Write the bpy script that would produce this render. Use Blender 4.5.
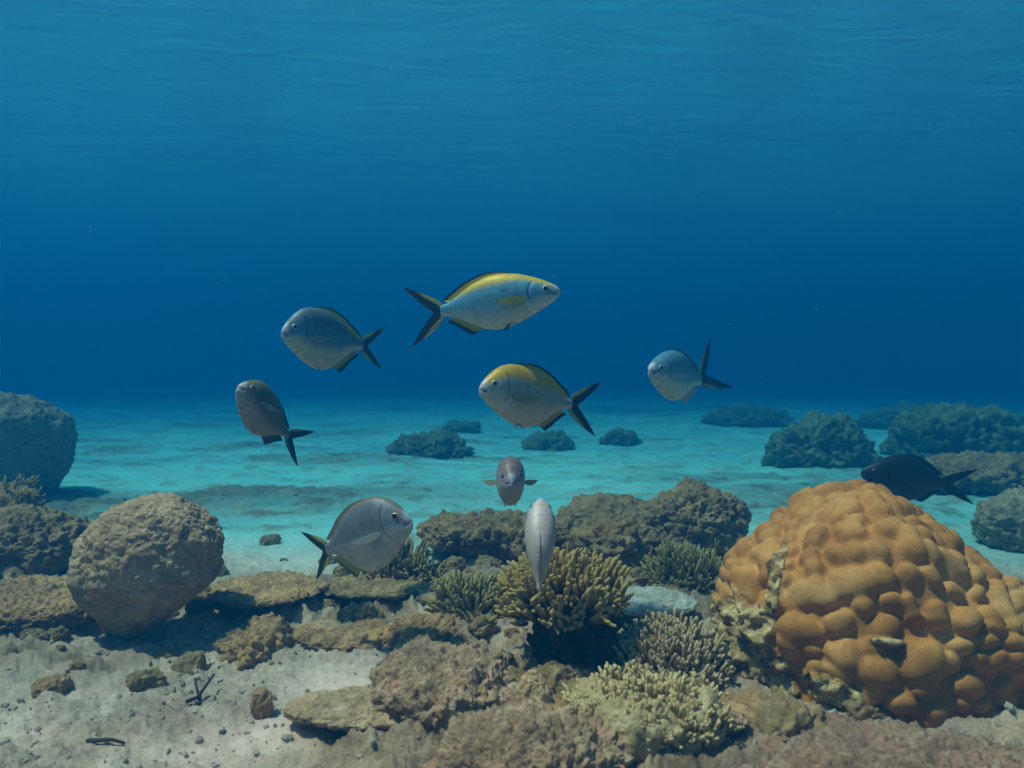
import bpy, bmesh, math, random
import numpy as np
from mathutils import Vector, Matrix

R = math.radians
scene = bpy.context.scene
COL = scene.collection
for _o in list(bpy.data.objects):
    bpy.data.objects.remove(_o, do_unlink=True)

# ---------------------------------------------------------------- camera
CAM_H = 0.5
FPX = 804.0
PITCH = math.atan(24.0 / FPX)            # looks slightly down: the horizon sits above mid-frame
cam_data = bpy.data.cameras.new("camera")
cam_data.sensor_width = 36.0
cam_data.lens = FPX / 1024.0 * 36.0
cam_data.clip_start = 0.02
cam_data.clip_end = 500.0
cam_data.dof.use_dof = True
cam_data.dof.focus_distance = 1.5
cam_data.dof.aperture_fstop = 5.6
cam = bpy.data.objects.new("camera", cam_data)
COL.objects.link(cam)
cam.location = (0, 0, CAM_H)
cam.rotation_euler = (math.pi / 2 - PITCH, 0, 0)
scene.camera = cam

# ---------------------------------------------------------------- sky, sun, exposure
SUN_DIR = Vector((-0.42, -0.10, 1.0)).normalized()      # towards the sun
sun_el = math.asin(SUN_DIR.z)
sun_az = math.atan2(SUN_DIR.x, SUN_DIR.y)
world = bpy.data.worlds.new("World")
scene.world = world
world.use_nodes = True
wn = world.node_tree
wn.nodes.clear()
w_out = wn.nodes.new("ShaderNodeOutputWorld")
w_bg = wn.nodes.new("ShaderNodeBackground")
w_sky = wn.nodes.new("ShaderNodeTexSky")
w_sky.sky_type = 'NISHITA'
w_sky.sun_disc = False
w_sky.sun_elevation = sun_el
w_sky.sun_rotation = sun_az
w_bg.inputs["Strength"].default_value = 0.095
wn.links.new(w_sky.outputs[0], w_bg.inputs["Color"])
wn.links.new(w_bg.outputs[0], w_out.inputs["Surface"])

sun_data = bpy.data.lights.new("sun", 'SUN')
sun_data.energy = 5.0
sun_data.angle = R(2.5)
sun_data.color = (1.0, 0.53, 0.405)
sun = bpy.data.objects.new("sun", sun_data)
COL.objects.link(sun)
sun.location = (0, 0, 20)
sun.rotation_euler = (-SUN_DIR).to_track_quat('-Z', 'Y').to_euler()

scene.view_settings.view_transform = 'Standard'
scene.view_settings.look = 'None'
scene.view_settings.gamma = 1.0
scene.view_settings.use_curve_mapping = False
scene.view_settings.exposure = 1.44

scene.render.engine = 'CYCLES'
cy = scene.cycles
cy.use_denoising = True
try:
    cy.denoiser = 'OPENIMAGEDENOISE'
    cy.denoising_input_passes = 'RGB_ALBEDO_NORMAL'
    cy.denoising_prefilter = 'ACCURATE'
except Exception:
    pass
cy.max_bounces = 7
cy.diffuse_bounces = 3
cy.glossy_bounces = 2
cy.transmission_bounces = 3
cy.volume_bounces = 3
cy.transparent_max_bounces = 12
cy.use_adaptive_sampling = False
cy.sample_clamp_indirect = 6.0

# ---------------------------------------------------------------- pixel <-> place
CP, SP = math.cos(PITCH), math.sin(PITCH)

def ray(px, py):
    a = (px - 512.0) / FPX
    b = -(py - 384.0) / FPX
    return Vector((a, CP + b * SP, -SP + b * CP))

def at(px, py, Y):
    d = ray(px, py)
    return Vector((0, 0, CAM_H)) + d * (Y / d.y)

def on_ground(px, py, z=0.0):
    d = ray(px, py)
    return Vector((0, 0, CAM_H)) + d * ((z - CAM_H) / d.z)

# ---------------------------------------------------------------- numpy noise
_rng = np.random.RandomState(7)
_perm = np.concatenate([_rng.permutation(256)] * 3).astype(np.int64)
_grad = _rng.normal(size=(256, 3))
_grad /= np.linalg.norm(_grad, axis=1)[:, None]
_jit = _rng.rand(256, 3)

def gnoise(P, seed=0.0):
    P = np.asarray(P, float) + np.array([seed * 17.13, seed * 5.71 + 3.3, seed * 9.37])
    I = np.floor(P).astype(np.int64)
    Fr = P - I
    U = Fr * Fr * Fr * (Fr * (Fr * 6 - 15) + 10)
    I &= 255
    out = 0
    for dx in (0, 1):
        wx = U[:, 0] if dx else 1 - U[:, 0]
        for dy in (0, 1):
            wy = U[:, 1] if dy else 1 - U[:, 1]
            for dz in (0, 1):
                wz = U[:, 2] if dz else 1 - U[:, 2]
                h = _perm[_perm[_perm[(I[:, 0] + dx) & 255] + ((I[:, 1] + dy) & 255)] + ((I[:, 2] + dz) & 255)]
                g = _grad[h]
                dot = g[:, 0] * (Fr[:, 0] - dx) + g[:, 1] * (Fr[:, 1] - dy) + g[:, 2] * (Fr[:, 2] - dz)
                out = out + wx * wy * wz * dot
    return out * 1.5

def fbm(P, octs=4, seed=0.0, gain=0.5):
    a, s, f = 1.0, 0.0, 1.0
    for i in range(octs):
        s = s + a * gnoise(P * f, seed + i * 1.7)
        a *= gain
        f *= 2.03
    return s

def ridged(P, octs=4, seed=0.0, gain=0.5):
    a, s, f = 1.0, 0.0, 1.0
    for i in range(octs):
        s = s + a * (1 - 2 * np.abs(gnoise(P * f, seed + i * 2.3)))
        a *= gain
        f *= 2.07
    return s

def worley(P, seed=0.0):
    P = np.asarray(P, float) + seed * 13.7
    I = np.floor(P).astype(np.int64)
    Fr = P - I
    best = np.full(len(P), 9.0)
    for dx in (-1, 0, 1):
        for dy in (-1, 0, 1):
            for dz in (-1, 0, 1):
                h = _perm[_perm[_perm[(I[:, 0] + dx) & 255] + ((I[:, 1] + dy) & 255)] + ((I[:, 2] + dz) & 255)]
                q = _jit[h] + np.array([dx, dy, dz]) - Fr
                best = np.minimum(best, (q * q).sum(1))
    return np.sqrt(best)

def sstep(a, b, x):
    t = np.clip((x - a) / (b - a), 0, 1)
    return t * t * (3 - 2 * t)

# ---------------------------------------------------------------- mesh helpers
def mesh_obj(name, V, F, mat, parent=None, attrs=None, smooth=True):
    """V (n,3); F = list of integer arrays (m,3) or (m,4)."""
    V = np.asarray(V, np.float32)
    me = bpy.data.meshes.new(name)
    me.vertices.add(len(V))
    me.vertices.foreach_set("co", V.ravel())
    loops, starts, tot, off = [], [], [], 0
    for f in F:
        f = np.asarray(f, np.int32)
        if len(f) == 0:
            continue
        k = f.shape[1]
        loops.append(f.ravel())
        starts.append(off + np.arange(len(f), dtype=np.int32) * k)
        tot.append(np.full(len(f), k, np.int32))
        off += f.size
    loops = np.concatenate(loops)
    starts = np.concatenate(starts)
    tot = np.concatenate(tot)
    me.loops.add(len(loops))
    me.loops.foreach_set("vertex_index", loops)
    me.polygons.add(len(starts))
    me.polygons.foreach_set("loop_start", starts)
    me.polygons.foreach_set("loop_total", tot)
    me.polygons.foreach_set("use_smooth", np.full(len(starts), smooth))
    me.update(calc_edges=True)
    for an, av in (attrs or {}).items():
        av = np.asarray(av, np.float32)
        if av.ndim == 1:
            at_ = me.attributes.new(an, 'FLOAT', 'POINT')
            at_.data.foreach_set("value", av)
        else:
            at_ = me.attributes.new(an, 'FLOAT_VECTOR', 'POINT')
            at_.data.foreach_set("vector", av[:, :3].ravel())
    if mat is not None:
        me.materials.append(mat)
    o = bpy.data.objects.new(name, me)
    COL.objects.link(o)
    if parent is not None:
        o.parent = parent
    return o

def tag(o, label=None, cat=None, group=None, kind=None):
    if label: o["label"] = label
    if cat: o["category"] = cat
    if group: o["group"] = group
    if kind: o["kind"] = kind
    return o

def empty(name, loc):
    o = bpy.data.objects.new(name, None)
    o.empty_display_size = 0.05
    COL.objects.link(o)
    o.location = loc
    return o

_ico = {}
def ico(level):
    if level not in _ico:
        bm = bmesh.new()
        bmesh.ops.create_icosphere(bm, subdivisions=level, radius=1.0)
        V = np.array([v.co[:] for v in bm.verts])
        F = np.array([[v.index for v in f.verts] for f in bm.faces], np.int32)
        bm.free()
        _ico[level] = (V / np.linalg.norm(V, axis=1)[:, None], F)
    return _ico[level]

def grid_faces(nu, nv, wrap_v=False):
    i = np.arange(nu - 1)[:, None]
    j = np.arange(nv if wrap_v else nv - 1)[None, :]
    j2 = (j + 1) % nv
    f = np.stack([i * nv + j + 0 * i, (i + 1) * nv + j, (i + 1) * nv + j2, i * nv + j2 + 0 * i], -1)
    return f.reshape(-1, 4).astype(np.int32)

# ---------------------------------------------------------------- material helpers
def new_mat(name):
    m = bpy.data.materials.new(name)
    m.use_nodes = True
    nt = m.node_tree
    nt.nodes.clear()
    return m, nt

def N(nt, t, **kw):
    n = nt.nodes.new(t)
    for k, v in kw.items():
        setattr(n, k, v)
    return n

def noise_node(nt, vec, scale, detail=5.0, rough=0.6, dist=0.0):
    n = N(nt, "ShaderNodeTexNoise")
    n.inputs["Scale"].default_value = scale
    n.inputs["Detail"].default_value = detail
    n.inputs["Roughness"].default_value = rough
    n.inputs["Distortion"].default_value = dist
    nt.links.new(vec, n.inputs["Vector"])
    return n.outputs["Fac"]

def ramp(nt, fac, stops):
    r = N(nt, "ShaderNodeValToRGB")
    e = r.color_ramp.elements
    while len(e) < len(stops):
        e.new(0.5)
    for el, (p, c) in zip(e, stops):
        el.position = p
        el.color = (c[0], c[1], c[2], 1) if not isinstance(c, (int, float)) else (c, c, c, 1)
    nt.links.new(fac, r.inputs[0])
    return r.outputs[0]

def mix(nt, fac, a, b, mode='MIX'):
    m = N(nt, "ShaderNodeMix", data_type='RGBA', blend_type=mode)
    for sock, v in ((m.inputs[0], fac), (m.inputs[6], a), (m.inputs[7], b)):
        if hasattr(v, "is_linked"):
            nt.links.new(v, sock)
        elif isinstance(v, (int, float)):
            sock.default_value = v if sock.type == 'VALUE' else (v, v, v, 1)
        else:
            sock.default_value = (v[0], v[1], v[2], 1)
    return m.outputs[2]

def math_node(nt, op, a, b=0.0, clamp=False):
    m = N(nt, "ShaderNodeMath", operation=op)
    m.use_clamp = clamp
    for i, v in enumerate((a, b)):
        if hasattr(v, "is_linked"):
            nt.links.new(v, m.inputs[i])
        else:
            m.inputs[i].default_value = v
    return m.outputs[0]

def attr(nt, name, out="Fac"):
    a = N(nt, "ShaderNodeAttribute", attribute_name=name)
    return a.outputs[out]

def finish(nt, color, rough=0.85, spec=0.2, height=None, bump=0.4, dist=0.003, normal=None):
    p = N(nt, "ShaderNodeBsdfPrincipled")
    o = N(nt, "ShaderNodeOutputMaterial")
    if hasattr(color, "is_linked"):
        nt.links.new(color, p.inputs["Base Color"])
    else:
        p.inputs["Base Color"].default_value = (*color, 1)
    if hasattr(rough, "is_linked"):
        nt.links.new(rough, p.inputs["Roughness"])
    else:
        p.inputs["Roughness"].default_value = rough
    p.inputs["Specular IOR Level"].default_value = spec
    if height is not None:
        b = N(nt, "ShaderNodeBump")
        b.inputs["Strength"].default_value = bump
        b.inputs["Distance"].default_value = dist
        nt.links.new(height, b.inputs["Height"])
        nt.links.new(b.outputs[0], p.inputs["Normal"])
    nt.links.new(p.outputs[0], o.inputs["Surface"])
    return p

def rock_mat(name, dark, mid, light, fleck=None, fine=130.0):
    """turf-covered reef rock: three tones in clumps, flecks of encrusting growth, grainy bump"""
    m, nt = new_mat(name)
    tc = N(nt, "ShaderNodeTexCoord").outputs["Object"]
    n1 = noise_node(nt, tc, 14, 8, 0.66, 0.4)
    n2 = noise_node(nt, tc, 55, 6, 0.7, 0.3)
    n3 = noise_node(nt, tc, fine, 5, 0.7)
    f = math_node(nt, 'ADD', math_node(nt, 'MULTIPLY', n1, 0.4), math_node(nt, 'MULTIPLY', n2, 0.36))
    f = math_node(nt, 'ADD', f, math_node(nt, 'MULTIPLY', n3, 0.24))
    c = ramp(nt, f, [(0.38, dark), (0.50, mid), (0.62, light)])
    if fleck:
        k = ramp(nt, noise_node(nt, tc, 24, 5, 0.65, 0.6), [(0.55, 0.0), (0.66, 1.0)])
        c = mix(nt, math_node(nt, 'MULTIPLY', k, 0.65), c, fleck)
    v = N(nt, "ShaderNodeTexVoronoi")
    v.inputs["Scale"].default_value = fine * 1.1
    nt.links.new(tc, v.inputs["Vector"])
    h = math_node(nt, 'ADD', n3, math_node(nt, 'MULTIPLY', n2, 1.2))
    h = math_node(nt, 'SUBTRACT', h, math_node(nt, 'MULTIPLY', v.outputs["Distance"], 0.5))
    finish(nt, c, 0.92, 0.1, h, 0.85, 0.006)
    return m

M = {}
M['boulder'] = rock_mat('grey_brown_boulder', (0.209, 0.133, 0.071), (0.439, 0.290, 0.158), (0.690, 0.479, 0.279), (0.574, 0.349, 0.150))
M['far_boulder'] = rock_mat('olive_grey_boulder', (0.116, 0.098, 0.060), (0.275, 0.232, 0.140), (0.493, 0.403, 0.240), (0.493, 0.354, 0.130))  # plain stone colours of the farther boulders
M['rubble'] = rock_mat('rubble_rock', (0.152, 0.090, 0.038), (0.378, 0.219, 0.097), (0.697, 0.427, 0.203), (0.546, 0.315, 0.075))
M['turf'] = rock_mat('turf_rock', (0.107, 0.072, 0.030), (0.273, 0.179, 0.079), (0.499, 0.336, 0.150), (0.425, 0.269, 0.067))
M['red'] = rock_mat('pinkish_rock', (0.150, 0.098, 0.055), (0.380, 0.242, 0.133), (0.620, 0.428, 0.257), (0.500, 0.251, 0.133))
M['maroon'] = rock_mat('maroon_rock', (0.120, 0.070, 0.039), (0.290, 0.172, 0.101), (0.480, 0.326, 0.211), (0.380, 0.177, 0.117))
M['ledge'] = rock_mat('pale_ledge', (0.348, 0.210, 0.094), (0.609, 0.386, 0.187), (0.750, 0.602, 0.320), (0.667, 0.397, 0.133))
M['slab'] = rock_mat('blue_grey_slab', (0.232, 0.220, 0.170), (0.435, 0.427, 0.340), (0.638, 0.610, 0.500), None)
M['stem'] = rock_mat('shade_darkened_stems', (0.035, 0.025, 0.015), (0.075, 0.055, 0.03), (0.14, 0.10, 0.06))  # near-black colour paints in the shade under the golden coral's cap
M['bushy'] = rock_mat('far_coral_growth', (0.06, 0.08, 0.035), (0.15, 0.19, 0.085), (0.30, 0.34, 0.16), None, 90)

def finger_mat(name, base, body, tip):
    m, nt = new_mat(name)
    tc = N(nt, "ShaderNodeTexCoord").outputs["Object"]
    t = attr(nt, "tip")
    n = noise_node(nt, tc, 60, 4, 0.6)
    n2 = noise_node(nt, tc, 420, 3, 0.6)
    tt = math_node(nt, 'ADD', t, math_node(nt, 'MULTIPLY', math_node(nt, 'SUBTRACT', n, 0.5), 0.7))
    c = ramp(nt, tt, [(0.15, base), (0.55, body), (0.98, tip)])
    c = mix(nt, 0.35, c, ramp(nt, n2, [(0.35, 0.45), (0.65, 1.0)]), 'MULTIPLY')
    finish(nt, c, 0.85, 0.15, n2, 0.8, 0.003)
    return m

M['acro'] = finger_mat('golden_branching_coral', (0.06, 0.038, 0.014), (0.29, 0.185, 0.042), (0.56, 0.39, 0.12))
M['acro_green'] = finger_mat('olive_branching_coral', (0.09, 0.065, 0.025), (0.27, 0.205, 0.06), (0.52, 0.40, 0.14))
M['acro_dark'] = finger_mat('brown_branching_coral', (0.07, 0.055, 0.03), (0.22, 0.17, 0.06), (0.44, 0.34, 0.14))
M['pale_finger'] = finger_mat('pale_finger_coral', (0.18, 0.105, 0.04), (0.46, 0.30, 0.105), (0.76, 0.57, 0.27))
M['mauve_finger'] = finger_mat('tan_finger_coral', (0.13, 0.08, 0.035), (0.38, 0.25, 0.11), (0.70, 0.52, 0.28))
M['pale_base'] = rock_mat('pale_coral_base', (0.26, 0.17, 0.07), (0.50, 0.37, 0.17), (0.72, 0.58, 0.33))

def sand_mat():
    m, nt = new_mat('reef_sand')
    tc = N(nt, "ShaderNodeTexCoord").outputs["Object"]
    ro = attr(nt, "rough")
    al = attr(nt, "algae")
    n1 = noise_node(nt, tc, 9, 7, 0.65, 0.3)
    n2 = noise_node(nt, tc, 60, 6, 0.7)
    n3 = noise_node(nt, tc, 330, 4, 0.7)
    fine = math_node(nt, 'ADD', math_node(nt, 'MULTIPLY', n2, 0.5), math_node(nt, 'MULTIPLY', n3, 0.5))
    far = attr(nt, "water_tint")
    sandc = ramp(nt, fine, [(0.34, (0.52, 0.35, 0.26)), (0.5, (0.75, 0.54, 0.42)), (0.64, (0.86, 0.66, 0.53))])
    f2 = math_node(nt, 'ADD', math_node(nt, 'MULTIPLY', n1, 0.5), math_node(nt, 'MULTIPLY', fine, 0.5))
    roughc = ramp(nt, f2, [(0.39, (0.15, 0.10, 0.06)), (0.50, (0.37, 0.27, 0.18)), (0.61, (0.62, 0.48, 0.35))])
    algc = ramp(nt, f2, [(0.38, (0.075, 0.06, 0.03)), (0.52, (0.19, 0.155, 0.08)), (0.64, (0.36, 0.29, 0.17))])
    sandc = mix(nt, far, sandc, mix(nt, 1.0, sandc, (0.30, 1.18, 1.32), 'MULTIPLY'))  # red taken out of the far sand's colour, imitating its loss through water
    k = math_node(nt, 'ADD', ro, math_node(nt, 'MULTIPLY', math_node(nt, 'SUBTRACT', n1, 0.5), 1.2), True)
    c = mix(nt, k, sandc, roughc)
    k2 = math_node(nt, 'ADD', al, math_node(nt, 'MULTIPLY', math_node(nt, 'SUBTRACT', n2, 0.5), 0.8), True)
    k2 = math_node(nt, 'MULTIPLY', k2, ramp(nt, al, [(0.0, 0.0), (0.15, 1.0)]))
    c = mix(nt, k2, c, algc)
    rk = ramp(nt, math_node(nt, 'ADD', attr(nt, "reef"), math_node(nt, 'MULTIPLY', math_node(nt, 'SUBTRACT', n2, 0.5), 0.6)), [(0.25, 0.0), (0.6, 1.0)])
    rc = ramp(nt, f2, [(0.38, (0.12, 0.075, 0.04)), (0.50, (0.32, 0.215, 0.125)), (0.62, (0.55, 0.40, 0.26))])
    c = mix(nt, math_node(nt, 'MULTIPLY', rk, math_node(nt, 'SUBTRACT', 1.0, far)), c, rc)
    h = math_node(nt, 'ADD', n3, math_node(nt, 'MULTIPLY', n2, 1.5))
    finish(nt, c, 0.95, 0.1, h, 0.6, 0.004)
    return m
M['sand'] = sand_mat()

# ---------------------------------------------------------------- seabed
def gauss_px(X, Y, px, py, sx, sy):
    """soft blob on the ground centred where the pixel's ray meets it, radii in metres"""
    c = on_ground(px, py)
    return np.exp(-(((X - c.x) / sx) ** 2 + ((Y - c.y) / sy) ** 2))

def seabed_fields(X, Y):
    P = np.stack([X, Y, np.zeros_like(X)], 1)
    rr = np.hypot(X, Y)
    near = 1 - sstep(1.55, 2.3, Y + 0.25 * fbm(P * 1.5, 2, 3.1))
    rough = 0.95 * near + 0.1
    rough -= 1.0 * gauss_px(X, Y, 335, 690, 0.10, 0.085)
    rough -= 0.9 * gauss_px(X, Y, 290, 735, 0.10, 0.05)
    rough -= 0.5 * gauss_px(X, Y, 250, 760, 0.20, 0.04)
    rough -= 0.7 * gauss_px(X, Y, 480, 590, 0.16, 0.12)
    rough -= 0.25 * gauss_px(X, Y, 60, 690, 0.35, 0.10)
    rough -= 0.8 * gauss_px(X, Y, 690, 545, 0.25, 0.2)
    rough = np.clip(rough + 0.25 * fbm(P * 5, 3, 1.2), 0, 1)
    far = sstep(1.9, 2.6, Y)
    big = fbm(P * np.array([0.9, 1.5, 1]), 5, 8.8)
    mid = fbm(P * np.array([2.5, 4.5, 1]), 4, 5.5)
    algae = far * sstep(0.0, 0.5, big + 0.6 * mid - 0.02) * 0.62
    algae = algae + 0.75 * gauss_px(X, Y, 120, 505, 0.9, 0.3) + 0.6 * gauss_px(X, Y, 330, 492, 0.5, 0.16)
    algae = algae + 0.6 * gauss_px(X, Y, 800, 500, 0.5, 0.5) + 0.45 * gauss_px(X, Y, 380, 606, 0.10, 0.10)
    algae = algae + 0.7 * gauss_px(X, Y, 960, 478, 0.6, 0.5)
    algae = algae - 0.9 * gauss_px(X, Y, 420, 476, 1.4, 0.25) - 0.7 * gauss_px(X, Y, 700, 545, 0.3, 0.2)
    reef = 1.1 * gauss_px(X, Y, 40, 590, 0.42, 0.34) + 1.1 * gauss_px(X, Y, 330, 612, 0.26, 0.15) + 1.3 * gauss_px(X, Y, 560, 650, 0.30, 0.30)
    reef = reef + 0.9 * gauss_px(X, Y, 600, 580, 0.40, 0.30) + 1.5 * gauss_px(X, Y, 600, 750, 0.32, 0.16) + 1.0 * gauss_px(X, Y, 900, 720, 0.50, 0.26)
    reef = reef + 0.7 * gauss_px(X, Y, 640, 535, 0.45, 0.25) + 0.6 * gauss_px(X, Y, 40, 672, 0.20, 0.07) + 0.5 * gauss_px(X, Y, 500, 545, 0.35, 0.15)
    reef = np.clip(reef * (1 + 0.5 * fbm(P * 6, 3, 2.7)) - 0.12, 0, 1) * (1 - 0.9 * gauss_px(X, Y, 335, 685, 0.12, 0.09)) * (1 - 0.9 * gauss_px(X, Y, 690, 545, 0.25, 0.15))
    reef = reef * (1 - 0.95 * gauss_px(X, Y, 866, 700, 0.30, 0.24))
    rough = np.maximum(rough, 0.9 * reef)
    algae = np.maximum(algae, reef * (0.45 + 0.5 * fbm(P * 7, 3, 9.1)))
    algae = np.clip(algae + far * 0.42 * sstep(0.15, 0.55, fbm(P * np.array([8, 15, 1]), 4, 6.6)), 0, 0.9)
    low = 0.030 * fbm(P * 1.1, 3, 2.0) * sstep(0.2, 2, rr)
    rip = 0.004 * np.sin((Y + 0.25 * fbm(P * 1.3, 2, 4.0)) * 38 + 2 * gnoise(P * 2, 9)) * far * (1 - sstep(6, 9, rr))
    strata = ridged(P * np.array([9, 16, 1]), 5, 6.1, 0.58)
    crumb = fbm(P * 60, 3, 7.7)
    lumps = 0.4 - worley(P * np.array([20, 26, 1]), 2.2)
    fade = 1 - sstep(5, 9, rr)
    H = low + rip + rough * (0.011 * strata + 0.008 * lumps) + (0.0012 + 0.0022 * rough) * crumb * fade
    H += reef * (0.012 + 0.020 * fbm(P * 9, 2, 1.9) + 0.010 * (0.45 - worley(P * np.array([26, 26, 1]), 5.2)) + 0.010 * strata + 0.004 * fbm(P * 38, 4, 3.9, 0.6))
    H += algae * fade * 0.010 * (strata * 0.5 + fbm(P * 30, 3, 4.4))
    H -= 0.017 * (np.sqrt((rr - 4.5) ** 2 + 1.0) + (rr - 4.5)) / 2      # the bottom slopes away into deeper water
    return H, rough, algae, reef

def height_at(x, y):
    return float(seabed_fields(np.array([x]), np.array([y]))[0][0])

def build_seabed():
    rs = [0.25]
    while rs[-1] < 55:
        r = rs[-1]
        rs.append(r + max(0.006, r * (0.0055 if r < 4 else 0.011)))
    rs = np.array(rs)
    front = np.linspace(-R(44), R(44), 900)
    back = np.linspace(R(44), 2 * math.pi - R(44), 120)[1:-1]
    th = np.concatenate([front, back])
    RR, TH = np.meshgrid(rs, th, indexing='ij')
    X = (RR * np.sin(TH)).ravel()
    Y = (RR * np.cos(TH)).ravel()
    H, ro, al, rf = seabed_fields(X, Y)
    V = np.stack([X, Y, H], 1)
    F = grid_faces(len(rs), len(th), True)[:, ::-1]
    n = len(V)
    V = np.vstack([V, [[0, 0, 0]]])
    ro = np.append(ro, 0.5)
    al = np.append(al, 0.0)
    rf = np.append(rf, 0.0)
    j = np.arange(len(th))
    cap = np.stack([np.full(len(th), n), (j + 1) % len(th), j], 1)
    o = mesh_obj("seabed", V, [F, cap], M['sand'], attrs={"rough": ro, "algae": al, "reef": rf, "water_tint": sstep(1.3, 2.6, V[:, 1] + 0.3 * gnoise(V * 2.0, 3.0))})
    tag(o, "pale sandy seabed with rubble and darker algae patches", kind="structure")
build_seabed()

# ---------------------------------------------------------------- water surface and the water itself
WATER_Z = 1.6
def build_water():
    m, nt = new_mat('rippled_water_surface')
    tc = N(nt, "ShaderNodeTexCoord").outputs["Object"]
    mp = N(nt, "ShaderNodeMapping")
    mp.inputs["Rotation"].default_value = (0, 0, R(-24))
    mp.inputs["Scale"].default_value = (1.0, 2.1, 1.0)
    nt.links.new(tc, mp.inputs["Vector"])
    vec = mp.outputs[0]
    n1 = noise_node(nt, vec, 0.9, 3, 0.5, 0.8)
    n2 = noise_node(nt, vec, 2.4, 4, 0.55, 1.2)
    h = math_node(nt, 'ADD', math_node(nt, 'MULTIPLY', n1, 0.8), math_node(nt, 'MULTIPLY', n2, 0.5))
    k = ramp(nt, h, [(0.42, 0.62), (0.78, 1.0)])  # uneven transmission stands in for sunlight dapples focused by the ripples
    lw = N(nt, "ShaderNodeLayerWeight")
    lw.inputs["Blend"].default_value = 0.5
    k = math_node(nt, 'MULTIPLY', k, ramp(nt, lw.outputs["Facing"], [(0.30, 1.0), (0.50, 0.27), (0.62, 0.15)]))
    tr = N(nt, "ShaderNodeBsdfTransparent")
    tr.inputs["Color"].default_value = (0.82, 0.97, 1.0, 1)
    gl = N(nt, "ShaderNodeBsdfGlossy")
    gl.inputs["Roughness"].default_value = 0.22
    gl.inputs["Color"].default_value = (0.75, 0.95, 1.0, 1)
    b = N(nt, "ShaderNodeBump")
    b.inputs["Strength"].default_value = 0.36
    b.inputs["Distance"].default_value = 0.035
    nt.links.new(h, b.inputs["Height"])
    nt.links.new(b.outputs[0], gl.inputs["Normal"])
    ms = N(nt, "ShaderNodeMixShader")
    nt.links.new(k, ms.inputs[0])
    nt.links.new(gl.outputs[0], ms.inputs[1])
    nt.links.new(tr.outputs[0], ms.inputs[2])
    out = N(nt, "ShaderNodeOutputMaterial")
    nt.links.new(ms.outputs[0], out.inputs["Surface"])
    g = np.linspace(-58, 58, 233)
    X, Y = np.meshgrid(g, g, indexing='ij')
    P = np.stack([X.ravel(), Y.ravel(), 0 * X.ravel()], 1)
    Z = WATER_Z + 0.05 * fbm(P * 0.35, 2, 5.0)
    V = np.stack([P[:, 0], P[:, 1], Z], 1)
    o = mesh_obj("water", V, [grid_faces(233, 233)], m)
    tag(o, "rippled underside of the water surface", kind="structure")
build_water()

# per-metre coefficients of the water: scattering and extinction in red, green, blue
SIG_S = np.array([0.0004, 0.0365, 0.084])
SIG_T = np.array([0.47, 0.255, 0.235])
def build_haze():
    m, nt = new_mat('sea_water')
    D = float(SIG_T.max()) * 1.02
    c = SIG_S / D
    a = 1 - (SIG_T - SIG_S) / (D * (1 - c))
    p = N(nt, "ShaderNodeVolumePrincipled")
    p.inputs["Density"].default_value = D
    p.inputs["Color"].default_value = (*c, 1)
    p.inputs["Absorption Color"].default_value = (*(np.clip(a, 0, 1) ** 2), 1)
    p.inputs["Anisotropy"].default_value = 0.3
    out = N(nt, "ShaderNodeOutputMaterial")
    nt.links.new(p.outputs[0], out.inputs["Volume"])
    lo, hi = np.array([-62, -62, -3.2]), np.array([62, 62, WATER_Z + 0.3])
    V = np.array([[(lo, hi)[i][0], (lo, hi)[j][1], (lo, hi)[k][2]] for i in (0, 1) for j in (0, 1) for k in (0, 1)])
    F = np.array([[0, 1, 3, 2], [4, 6, 7, 5], [0, 4, 5, 1], [2, 3, 7, 6], [0, 2, 6, 4], [1, 5, 7, 3]])
    o = mesh_obj("haze", V, [F], m, smooth=False)
    tag(o, "blue sea water between the camera and the reef", kind="stuff")
build_haze()

# ---------------------------------------------------------------- rocks
def rock_verts(rx, ry, rz, seed, lev=6, amp=0.22, freq=1.2, lump=0.0, lump_f=3.0, crag=0.06, crag_f=3.0, box=1.0, fine=0.004, undercut=0.0):
    U, F = ico(lev)
    S = np.sign(U) * np.abs(U) ** box
    S = S / (np.abs(S) ** (2 / box)).sum(1)[:, None] ** (box / 2)
    rad = np.array([rx, ry, rz])
    B = S * rad
    Nn = S / rad
    Nn /= np.linalg.norm(Nn, axis=1)[:, None]
    rm = (rx * ry * rz) ** (1 / 3)
    d = amp * rm * fbm(U * freq, 3, seed)
    q = B / rm
    if lump:
        w = worley(q * lump_f + 0.25 * gnoise(q * 4, seed)[:, None], seed)
        d += lump * rm * (0.45 - w * w)
    if crag:
        d += crag * rm * (ridged(q * crag_f, 5, seed + 3, 0.55) - 0.35)
    Vv = B + Nn * d[:, None]
    d2 = fine * (fbm(B * 70, 3, seed + 5, 0.6) + 0.5 * gnoise(B * 330, seed + 7))
    if fine:
        w2 = worley(B * 95, seed + 1)
        d2 += fine * 0.35 * (0.45 - w2)
    Vv = Vv + Nn * d2[:, None]
    if undercut:
        t = np.clip(-Vv[:, 2] / rz, 0, 1.2)
        k = 1 - undercut * t ** 1.25
        Vv[:, 0] *= k
        Vv[:, 1] *= k
    return Vv, F

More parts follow.
